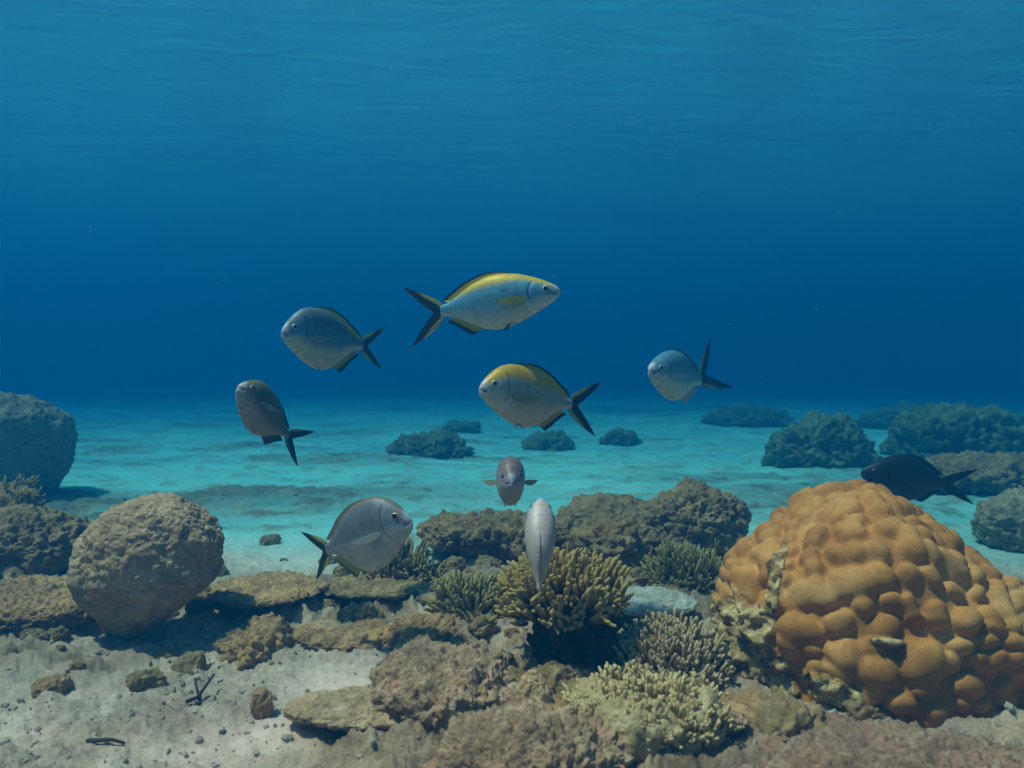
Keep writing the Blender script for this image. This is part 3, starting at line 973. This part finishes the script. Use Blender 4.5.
# ---------------------------------------------------------------- fish
def fish_skin():
    m, nt = new_mat('fish_skin')
    c = attr(nt, "col", "Color")
    st = attr(nt, "st", "Vector")
    mp = N(nt, "ShaderNodeMapping")
    mp.inputs["Scale"].default_value = (1.0, 1.35, 1.0)
    nt.links.new(st, mp.inputs["Vector"])
    v = N(nt, "ShaderNodeTexVoronoi")
    v.inputs["Scale"].default_value = 52.0
    v.inputs["Randomness"].default_value = 0.12
    nt.links.new(mp.outputs[0], v.inputs["Vector"])
    n = noise_node(nt, st, 11, 5, 0.6)
    k = ramp(nt, v.outputs["Distance"], [(0.10, 1.12), (0.70, 0.42)])
    sc = attr(nt, "scaly")
    c2 = mix(nt, sc, c, mix(nt, 1.0, c, k, 'MULTIPLY'))
    c2 = mix(nt, 0.5, c2, ramp(nt, n, [(0.3, 0.72), (0.7, 1.0)]), 'MULTIPLY')
    p = finish(nt, c2, 0.48, 0.35, v.outputs["Distance"], 0.18, -0.002)
    p.inputs["Metallic"].default_value = 0.10
    return m
def fish_fin():
    m, nt = new_mat('fish_fin')
    c = attr(nt, "col", "Color")
    st = attr(nt, "st", "Vector")
    w = N(nt, "ShaderNodeTexWave", wave_type='BANDS', bands_direction='X')
    w.inputs["Scale"].default_value = 6.0
    w.inputs["Distortion"].default_value = 0.6
    nt.links.new(st, w.inputs["Vector"])
    c2 = mix(nt, 0.35, c, ramp(nt, w.outputs["Fac"], [(0.2, 0.6), (0.8, 1.0)]), 'MULTIPLY')
    p = N(nt, "ShaderNodeBsdfPrincipled")
    nt.links.new(c2, p.inputs["Base Color"])
    p.inputs["Roughness"].default_value = 0.5
    tl = N(nt, "ShaderNodeBsdfTranslucent")
    nt.links.new(c2, tl.inputs["Color"])
    ms = N(nt, "ShaderNodeMixShader")
    ms.inputs[0].default_value = 0.35
    nt.links.new(p.outputs[0], ms.inputs[1])
    nt.links.new(tl.outputs[0], ms.inputs[2])
    o = N(nt, "ShaderNodeOutputMaterial")
    nt.links.new(ms.outputs[0], o.inputs["Surface"])
    return m
def plain(name, col, rough=0.3, spec=0.5):
    m, nt = new_mat(name)
    tc = N(nt, "ShaderNodeTexCoord").outputs["Object"]
    n = noise_node(nt, tc, 300, 3, 0.5)
    c = mix(nt, 0.25, col, ramp(nt, n, [(0.3, 0.6), (0.7, 1.0)]), 'MULTIPLY')
    finish(nt, c, rough, spec)
    return m
M['skin'] = fish_skin()
M['fin'] = fish_fin()
M['pupil'] = plain('fish_pupil', (0.004, 0.005, 0.007), 0.08)
M['iris'] = plain('fish_iris', (0.42, 0.40, 0.34), 0.2)
M['iris_gold'] = plain('fish_iris_gold', (0.50, 0.30, 0.08), 0.2)
M['iris_dark'] = plain('fish_iris_dark', (0.10, 0.09, 0.07), 0.2)

def smooth_prof(ts, vs, n):
    x = np.linspace(0, 1, n)
    # monotone cubic-ish: dense linear then box smoothing, ends kept
    y = np.interp(x, ts, vs)
    k = max(3, n // 22) | 1
    for _ in range(3):
        yp = np.pad(y, k // 2, mode='edge')
        y = np.convolve(yp, np.ones(k) / k, 'valid')
    return x, y

PROFILE = {
 'slender': dict(t=[0, .02, .06, .12, .2, .32, .45, .58, .72, .84, .93, 1],
                 top=[.10, .20, .34, .50, .68, .89, 1.0, .98, .78, .46, .26, .20],
                 bot=[-.12, -.20, -.30, -.43, -.58, -.81, -.97, -1.0, -.78, -.42, -.24, -.20]),
 'deep':    dict(t=[0, .02, .06, .12, .2, .3, .42, .56, .7, .82, .92, 1],
                 top=[.08, .20, .42, .66, .87, .99, 1.0, .94, .74, .42, .20, .155],
                 bot=[-.14, -.20, -.30, -.44, -.61, -.81, -.97, -1.0, -.78, -.40, -.19, -.155]),
}
WIDTH_T = [0, .02, .07, .15, .25, .38, .5, .65, .8, .92, 1]
WIDTH_V = [.02, .22, .48, .76, .93, 1.0, .97, .78, .46, .22, .12]

def lerp(a, b, k):
    k = np.asarray(k)[:, None]
    return np.asarray(a) * (1 - k) + np.asarray(b) * k

def fish(label, SL, depth, width, pal, loc, yaw, pitch, roll=0.0, prof='slender', bend=0.0, group="reef fish swimming over the seabed",
         name="fish", pect=0.35, tail=1.0, tail_roll=0.0, dorsal=0.16, dorsal_up=0.0, scaly=0.5, tail_turn=0.0, anal=0.13, spread=1.0, plen=1.0, tail_pitch=0.0):
    root = empty(name, loc)
    tag(root, label, "fish", group)
    root.rotation_euler = (Matrix.Rotation(yaw, 3, 'Z') @ Matrix.Rotation(-pitch, 3, 'Y') @ Matrix.Rotation(roll, 3, 'X')).to_euler()
    pr = PROFILE[prof]
    n = 240
    x_, top = smooth_prof(pr['t'], pr['top'], n)
    _, bot = smooth_prof(pr['t'], pr['bot'], n)
    _, wid = smooth_prof(WIDTH_T, WIDTH_V, n)
    hd = depth * SL / 2
    hw = width * SL / 2
    mid0 = 0.0
    def T(t): return np.interp(t, x_, top) * hd
    def B(t): return np.interp(t, x_, bot) * hd
    def W(t): return np.interp(t, x_, wid) * hw
    # centre line with a sideways bend towards the tail
    s = np.linspace(-0.1, 1.6, 600)
    phi = bend * np.clip(s - 0.30, 0, None) ** 1.4 + tail_turn * sstep(0.93, 1.12, s)
    ds = (s[1] - s[0]) * SL
    cx = 0.5 * SL - np.concatenate([[0], np.cumsum(np.cos(phi[:-1]) * ds)]) + 0.1 * SL
    cyy = np.concatenate([[0], np.cumsum(np.sin(phi[:-1]) * ds)])
    cyy -= np.interp(0.45, s, cyy)
    def bendp(P):
        """straight fish space (t along the body, y, z) -> bent space"""
        t = P[:, 0]
        ph = np.interp(t, s, phi)
        X = np.interp(t, s, cx) + P[:, 1] * np.sin(ph)
        Yv = np.interp(t, s, cyy) + P[:, 1] * np.cos(ph)
        return np.stack([X, Yv, P[:, 2]], 1)
    # body
    nt_, na = 130, 56
    tt = np.linspace(0, 1, nt_) ** 1.35
    an = np.linspace(0, 2 * math.pi, na, endpoint=False)
    TT, AA = np.meshgrid(tt, an, indexing='ij')
    t = TT.ravel(); a = AA.ravel()
    zt, zb, ww = T(t), B(t), W(t)
    zc = (zt + zb) / 2 + 0.08 * (zt - zb)
    ca, sa = np.cos(a), np.sin(a)
    up_ = np.where(sa > 0, zt - zc, zc - zb)
    y = ww * np.sign(ca) * np.abs(ca) ** 0.92
    z = zc + up_ * np.sign(sa) * np.abs(sa) ** 1.0
    nose = np.sqrt(np.clip(t / 0.022, 0.02, 1))
    y = y * nose
    zm0 = (T(0.0) + B(0.0)) / 2
    z = np.where(t < 0.022, zm0 + (z - zm0) * nose, z)
    hz = np.clip((z - zb) / (zt - zb + 1e-6), 0, 1)     # 0 belly .. 1 back
    # gill cover edge and mouth
    gt = 0.255 - 0.10 * (2 * hz - 1.0) ** 2
    gill = np.exp(-((t - gt) / 0.010) ** 2) * sstep(0.18, 0.3, hz) * (1 - sstep(0.78, 0.9, hz))
    cover = sstep(0.06, 0.24, t) * (1 - sstep(0, 0.012, t - gt)) * sstep(0.15, 0.35, hz) * (1 - sstep(0.7, 0.9, hz))
    y = y * (1 - 0.10 * gill + 0.035 * cover)
    mouth = np.exp(-((hz - 0.42 + t * 1.2) / 0.07) ** 2) * (1 - sstep(0.055, 0.075, t))
    y = y * (1 - 0.25 * mouth)
    lips = (1 - sstep(0.03, 0.075, t))
    c = pal['body'](t, hz)
    c = lerp(c, pal.get('lip', (0.62, 0.56, 0.55)), lips * 0.85)
    lat = np.exp(-((hz - (0.70 - 0.16 * sstep(0.3, 0.85, t))) / 0.016) ** 2) * sstep(0.27, 0.33, t) * (1 - sstep(0.93, 1.0, t))
    c = lerp(c, np.array(c) * 0.55, lat * 0.7)
    face = fbm(np.stack([t * 26, hz * 9, 0 * t + 2], 1), 3, pal.get('seed', 1.0))
    c = lerp(c, np.array(c) * np.array([0.62, 0.72, 0.92]), sstep(0.0, 0.5, face) * (1 - sstep(0.22, 0.30, t)) * 0.8)
    c = lerp(c, np.array(c) * 0.80, sstep(0.1, 0.6, fbm(np.stack([t * 16, hz * 3, np.sign(ca) * 0 + 5], 1), 3, 2.2)) * 0.7)
    c = lerp(c, np.array(c) * 0.45, gill * 0.8)
    c = lerp(c, (0.10, 0.08, 0.09), mouth * sstep(0.012, 0.03, t) * 0.8)
    Pb = bendp(np.stack([t, y, z], 1))
    Vb = np.vstack([Pb, bendp(np.array([[0, 0, (T(0) + B(0)) / 2]])), bendp(np.array([[1.0, 0, 0]]))])
    F = grid_faces(nt_, na, True)
    j = np.arange(na)
    n0 = nt_ * na
    capA = np.stack([np.full(na, n0), j, (j + 1) % na], 1)
    capB = np.stack([np.full(na, n0 + 1), (nt_ - 1) * na + (j + 1) % na, (nt_ - 1) * na + j], 1)
    col = np.vstack([c, c[0:1], c[-1:]])
    st = np.vstack([np.stack([t, z / SL, y * 0], 1), [[0, 0, 0], [1, 0, 0]]])
    scal = np.append(scaly * sstep(0.2, 0.3, t) * (1 - 0.4 * sstep(0.0, 0.25, 0.25 - hz)), [0, 0])
    mesh_obj("body", Vb, [F, np.vstack([capA, capB])], M['skin'], root, attrs={"col": col, "st": st, "scaly": scal})

    def fin(nm, fu, nu, nv, colf, thick=0.0035):
        """fu(u,v) -> straight-space points + side normal handled by y offset; closed thin sheet"""
        uu, vv = np.meshgrid(np.linspace(0, 1, nu), np.linspace(0, 1, nv), indexing='ij')
        u, v = uu.ravel(), vv.ravel()
        P, nrm = fu(u, v)
        th = thick * SL * (1 - 0.75 * v)
        edge = np.minimum(1, np.minimum(u, 1 - u) * 12)
        th = th * (0.25 + 0.75 * edge)
        A = P + nrm * th[:, None]
        Bq = P - nrm * th[:, None]
        V = np.vstack([bendp(A), bendp(Bq)])
        f = grid_faces(nu, nv)
        m_ = nu * nv
        # rim
        rim = np.concatenate([np.arange(nu) * nv, (nu - 1) * nv + np.arange(1, nv), (np.arange(nu - 2, -1, -1)) * nv + nv - 1, np.arange(nv - 2, 0, -1)])
        r2 = np.roll(rim, -1)
        side = np.stack([rim, r2, r2 + m_, rim + m_], 1)
        cc = colf(u, v)
        stv = np.stack([u * 5, v, 0 * u], 1)
        mesh_obj(nm, V, [f, f[:, ::-1] + m_, side], M['fin'], root, attrs={"col": np.vstack([cc, cc]), "st": np.vstack([stv, stv])})
    ey = np.array([0, 1.0, 0])
    # dorsal: straight-space point t along the back
    def f_dorsal(u, v):
        t0, t1 = 0.27, 0.90
        tb = t0 + (t1 - t0) * u
        hgt = dorsal * depth * SL * 0.72 * sstep(-0.05, 0.45, u) * (1 - 0.35 * u) * np.where(u > 0.93, 1 - 0.75 * (u - 0.93) / 0.07, 1)
        tz = T(tb) - 0.012 * SL
        return np.stack([tb + v * 0.055 * (0.4 + u), 0 * u, tz + v * (hgt + 0.012 * SL)], 1), ey
    fin("dorsal_fin", f_dorsal, 40, 8, pal['dorsal'])
    def f_anal(u, v):
        tb = 0.64 + 0.25 * u
        hgt = anal * depth * SL * np.minimum(1, u / 0.2) ** 0.8 * (1 - 0.6 * u)
        return np.stack([tb + v * 0.07, 0 * u, B(tb) + 0.012 * SL - v * (hgt + 0.012 * SL)], 1), ey
    fin("anal_fin", f_anal, 24, 7, pal['anal'])
    # tail: deep fork
    ct, st_ = math.cos(tail_roll), math.sin(tail_roll)
    def f_tail(u, v):
        k = 2 * u - 1
        ln = tail * (0.10 + 0.235 * np.abs(k) ** 1.15)
        z0 = 0.155 * hd * 1.25 * k
        zz = z0 + np.sign(k) * np.abs(k) ** 1.0 * spread * tail * 0.215 * SL * (v ** 0.72) * (0.55 + 0.45 * np.abs(k))
        cp_, sp_ = math.cos(tail_pitch), math.sin(tail_pitch)
        dz_ = (zz - z0)
        ln, zz = ln * cp_ - dz_ / SL * sp_ / np.maximum(v, 0.05), z0 + v * ln * SL * sp_ + dz_ * cp_
        P = np.stack([0.965 + v * ln, -zz * st_ * np.minimum(1, v * 2), zz * (1 - (1 - ct) * np.minimum(1, v * 2))], 1)
        return P, ey
    fin("tail_fin", f_tail, 61, 14, pal['tail'], 0.005)
    # pectorals and pelvics, both sides
    for sd in (1, -1):
        def f_pect(u, v, sd=sd):
            t0 = 0.275
            z0 = B(t0) + (T(t0) - B(t0)) * 0.43
            y0 = W(t0) * 0.93
            L = plen * 0.25
            leaf = 0.10 + 1.45 * np.sqrt(np.clip(v, 0, 1)) * np.clip(1.0 - v, 0, 1) ** 0.85
            z = z0 + (u - 0.5) * 0.105 * SL * leaf - 0.16 * L * SL * v + 0.05 * SL * v * v
            P = np.stack([t0 + v * L * math.cos(pect), sd * (y0 + 0.012 * SL * np.sin(v * 3.0) + v * L * SL * math.sin(pect)), z], 1)
            return P, np.array([0, sd * 1.0, 0.0])
        fin("pectoral_fin", f_pect, 14, 10, pal['pect'], 0.003)
        def f_pelv(u, v, sd=sd):
            tb = 0.36 + 0.03 * u
            P = np.stack([tb + v * 0.15 * (1 - 0.5 * u), sd * (0.25 * W(tb) + v * 0.03 * SL), B(tb) + 0.02 * SL - v * (0.02 + 0.055 * (1 - u)) * SL], 1)
            return P, np.array([0, sd * 1.0, 0.2])
        fin("pelvic_fin", f_pelv, 10, 8, pal['pelv'], 0.003)
        # eye
        te, he = pal.get('eye_at', (0.115, 0.64))
        ze = B(te) + (T(te) - B(te)) * he
        k = 2 * he - 1.0
        ye = W(te) * math.sqrt(max(0.1, 1 - k * k)) * 0.93
        er = pal.get('eye_r', 0.031) * SL
        cpos = bendp(np.array([[te, sd * ye, ze]]))[0]
        U, Fe = ico(3)
        nrm = Vector((0.30, sd * 0.95, 0.10)).normalized()
        Rm = np.array(Vector((0, 0, 1)).rotation_difference(nrm).to_matrix())
        E = (U * np.array([er, er, er * 0.5])) @ Rm.T
        eo = mesh_obj("eye", E, [Fe], M[pal.get('iris', 'iris')], root)
        eo.location = cpos
        Pp = (U * np.array([er * 0.66, er * 0.66, er * 0.30]) + np.array([0, 0, er * 0.32])) @ Rm.T
        mesh_obj("pupil", Pp, [Fe], M['pupil'], eo)
    return root

# palettes: colour of a fish by place on its body (t: snout to tail, h: belly to back)
def body_yellowback(flank, belly, back=(0.62, 0.46, 0.015), lo=0.86):
    def f(t, h):
        c = lerp(belly, flank, sstep(0.16, 0.50, h))
        edge = lo + 0.05 * np.sin(t * 7 + 1) - 0.10 * sstep(0.32, 0.10, t)
        c = lerp(c, back, sstep(edge - 0.07, edge + 0.06, h) * (1 - sstep(0.72, 0.95, t)))
        return c
    return f
def body_plain(back, flank, belly, a=0.25, b=0.55, c_=0.9):
    def f(t, h):
        c = lerp(belly, flank, sstep(a, b, h))
        return lerp(c, back, sstep(b, c_, h))
    return f
def fin_edge(base, edge, k=0.62):
    return lambda u, v: lerp(base, edge, sstep(k - 0.1, k + 0.1, v))
def flat(c):
    return lambda u, v: lerp(c, c, u)
def tail_col(root_c, outer, dark):
    def f(u, v):
        k = np.abs(2 * u - 1)
        c = lerp(root_c, outer, sstep(0.35, 0.8, k) * sstep(0.05, 0.2, v))
        dk = sstep(0.30, 0.50, v - 0.22 * sstep(0.55, 1.0, k) + 0.25 * sstep(0.8, 0.3, k))
        return lerp(c, dark, dk)
    return f

YEL = (0.66, 0.50, 0.015)
BLK = (0.012, 0.015, 0.018)
P_YEL = dict(body=body_yellowback((0.14, 0.38, 0.50), (0.80, 0.72, 0.56)), dorsal=fin_edge(YEL, BLK, 0.68), anal=fin_edge(YEL, BLK, 0.6),
             tail=tail_col((0.30, 0.34, 0.30), (0.50, 0.42, 0.06), BLK), pect=flat((0.56, 0.47, 0.10)), pelv=fin_edge((0.55, 0.48, 0.25), BLK, 0.7))
P_YEL2 = dict(P_YEL, body=body_yellowback((0.40, 0.42, 0.34), (0.74, 0.63, 0.48), (0.62, 0.38, 0.02), 0.78), pect=flat((0.42, 0.38, 0.16)), pelv=flat((0.55, 0.34, 0.20)))
P_BLUE = dict(body=body_plain((0.10, 0.15, 0.17), (0.12, 0.28, 0.36), (0.74, 0.64, 0.42), 0.22, 0.48), dorsal=fin_edge(YEL, BLK, 0.68), anal=fin_edge((0.5, 0.42, 0.08), BLK, 0.6),
              tail=tail_col((0.22, 0.30, 0.28), (0.42, 0.42, 0.10), BLK), pect=flat((0.38, 0.42, 0.36)), pelv=flat((0.55, 0.50, 0.36)), lip=(0.5, 0.5, 0.52))
P_OLIVE = dict(body=body_plain((0.16, 0.13, 0.03), (0.15, 0.115, 0.06), (0.44, 0.31, 0.23), 0.15, 0.45), dorsal=fin_edge((0.14, 0.12, 0.04), BLK, 0.6), anal=flat((0.10, 0.08, 0.05)),
               tail=tail_col((0.16, 0.14, 0.09), (0.26, 0.20, 0.06), BLK), pect=flat((0.30, 0.26, 0.16)), pelv=flat((0.40, 0.22, 0.16)), lip=(0.5, 0.42, 0.42))
P_SILV = dict(body=body_plain((0.10, 0.25, 0.30), (0.20, 0.42, 0.48), (0.82, 0.76, 0.60), 0.22, 0.50), dorsal=flat((0.10, 0.22, 0.24)), anal=flat((0.66, 0.64, 0.55)),
              tail=tail_col((0.16, 0.28, 0.28), (0.40, 0.40, 0.14), (0.03, 0.05, 0.06)), pect=flat((0.62, 0.66, 0.62)), pelv=flat((0.66, 0.64, 0.56)), lip=(0.64, 0.60, 0.62))
def body_grey(t, h):
    c = lerp((0.62, 0.55, 0.42), (0.24, 0.26, 0.27), sstep(0.25, 0.52, h))
    c = lerp(c, (0.56, 0.52, 0.42), np.exp(-((h - 0.47) / 0.05) ** 2) * sstep(0.27, 0.36, t) * 0.7)
    rows = 0.5 + 0.5 * np.cos(t * 2 * math.pi * 27 + 2.5 * h)
    c = c * (1 - (0.34 * rows * sstep(0.50, 0.62, h) * sstep(0.26, 0.34, t) * (1 - sstep(0.8, 0.92, t)))[:, None])
    c = lerp(c, (0.26, 0.19, 0.11), sstep(0.90, 0.99, h))
    c = lerp(c, (0.45, 0.22, 0.06), np.exp(-((t - 0.10) / 0.035) ** 2 - ((h - 0.80) / 0.06) ** 2) * 0.9)
    return lerp(c, (0.03, 0.03, 0.03), np.exp(-((t - 0.30) / 0.014) ** 2 - ((h - 0.47) / 0.025) ** 2))
P_GREY = dict(body=body_grey, dorsal=fin_edge((0.30, 0.26, 0.20), (0.34, 0.22, 0.08), 0.6), anal=fin_edge((0.5, 0.44, 0.05), BLK, 0.8),
              tail=tail_col((0.30, 0.30, 0.27), (0.56, 0.46, 0.03), (0.02, 0.03, 0.02)), pect=flat((0.52, 0.50, 0.42)), pelv=flat((0.68, 0.55, 0.48)), iris='iris_gold', eye_r=0.036, eye_at=(0.12, 0.66))
P_PINK = dict(body=body_plain((0.24, 0.15, 0.12), (0.42, 0.33, 0.34), (0.60, 0.46, 0.37), 0.2, 0.55, 0.95), dorsal=flat((0.30, 0.20, 0.14)), anal=flat((0.46, 0.38, 0.20)),
              tail=tail_col((0.36, 0.32, 0.26), (0.46, 0.40, 0.16), (0.25, 0.24, 0.18)), pect=flat((0.50, 0.44, 0.24)), pelv=flat((0.50, 0.40, 0.26)), iris='iris_dark', lip=(0.50, 0.42, 0.46))
P_PALE = dict(P_PINK, pect=flat((0.62, 0.50, 0.14)), body=body_plain((0.54, 0.44, 0.38), (0.50, 0.45, 0.40), (0.56, 0.50, 0.42)), iris='iris_dark')
P_BLACK = dict(body=body_plain((0.010, 0.012, 0.014), (0.012, 0.014, 0.016), (0.02, 0.016, 0.014)), dorsal=flat(BLK), anal=flat(BLK), tail=lambda u, v: lerp((0.06, 0.03, 0.025), BLK, sstep(0.0, 0.3, v)),
               pect=flat((0.02, 0.02, 0.02)), pelv=flat(BLK), lip=(0.03, 0.03, 0.03), iris='iris_dark')

def swim(label, snout, ped, Y, toward, depth_px, pal, width=0.2, **kw):
    """place a fish by where its snout and tail root are seen; toward = angle (deg) it turns to the camera"""
    m_px = Y / FPX
    dx = (snout[0] - ped[0]) * m_px
    dz = -(snout[1] - ped[1]) * m_px
    side = 1 if dx > 0 else -1
    hor = abs(dx) / math.cos(R(toward))
    pitch = math.atan2(dz, hor)
    SL = math.hypot(hor, dz)
    yaw = -R(toward) if side > 0 else math.pi + R(toward)
    c = at((snout[0] + ped[0]) / 2, (snout[1] + ped[1]) / 2, Y)
    depth = depth_px * m_px / SL / math.cos(pitch) * kw.pop('dk', 1.0)
    return fish(label, SL, depth, width, pal, c, yaw, pitch, **kw)

swim("slim silver fish with yellow back swimming right, highest of all the fish", (560, 292), (440, 311), 1.35, 6, 54, P_YEL, 0.20, scaly=0.6, bend=0.1, pect=0.3, dorsal=0.11)
swim("blue grey deep bodied fish turning left, yellow line along its dorsal fin", (290, 334), (354, 345), 1.55, 44, 60, P_BLUE, 0.25, prof='deep', bend=0.45, dorsal=0.10, tail=0.85, pect=0.15, scaly=0.6)
swim("yellow backed fish with black forked tail heading left in mid-water", (480, 388), (571, 406), 1.35, 32, 60, P_YEL2, 0.24, prof='deep', bend=0.25, tail=1.0, dorsal=0.13, pect=0.15, scaly=0.6, plen=1.25)
swim("small pale blue silver fish at right with raised tail lobe", (644, 370), (702, 381), 1.85, 46, 50, P_SILV, 0.28, bend=0.5, tail=1.25, spread=1.15, tail_pitch=R(38), dorsal=0.08, pect=0.3, scaly=0.3)
fish("dark olive brown fish at left tilted nose up, tail hanging down", 0.150, 0.58, 0.33, P_OLIVE, at(262, 412, 1.45), math.pi + R(64), R(40), prof='deep', bend=0.45, tail=1.0, dorsal=0.07, pect=0.45, scaly=0.5)
swim("deep bodied grey fish with scale rows just above the rubble", (415, 517), (320, 555), 1.30, 20, 67, P_GREY, 0.24, prof='deep', bend=0.2, dorsal=0.035, pect=0.12, scaly=1.0, plen=1.3, tail=0.85)
# head-on fish and the upright one
fish("brownish pink fish seen head-on with both side fins spread", 0.155, 0.62, 0.36, P_PINK, at(510, 481, 1.55), -math.pi / 2 + R(3), R(6), pect=0.85, plen=0.95, group="reef fish swimming over the seabed", tail=0.6, dorsal=0.05, prof='deep', scaly=0.3)
fish("pale pinkish fish pointing straight up over the golden coral", 0.125, 0.44, 0.34, P_PALE, at(540, 543, 1.08), math.pi / 2 - R(4), R(66), pect=0.9, tail=0.8, dorsal=0.05, scaly=0.6, roll=R(2), plen=1.5)
swim("black fish with long forked tail behind the orange lobed coral", (858, 472), (948, 484), 1.9, 8, 46, P_BLACK, 0.22, prof='slender', anal=0.06, spread=0.55, tail=1.3, dorsal=0.05, pect=0.1)

def drifting_specks():
    rng = np.random.RandomState(9)
    U, F = ico(1)
    VV, FF = [], []
    for k in range(70):
        d = rng.uniform(0.7, 3.2)
        p = at(rng.uniform(-100, 1120), rng.uniform(-40, 520), d)
        if p.z < 0.2:
            continue
        r = rng.uniform(0.0004, 0.0011) * (0.6 + 0.4 * d)
        FF.append(F + len(VV) * len(U))
        VV.append(U * r * rng.uniform(0.6, 1.3, 3) + np.array(p))
    o = mesh_obj("specks", np.vstack(VV), [np.vstack(FF)], M['bits'])
    tag(o, "tiny pale specks drifting in the open water", kind="stuff")
drifting_specks()
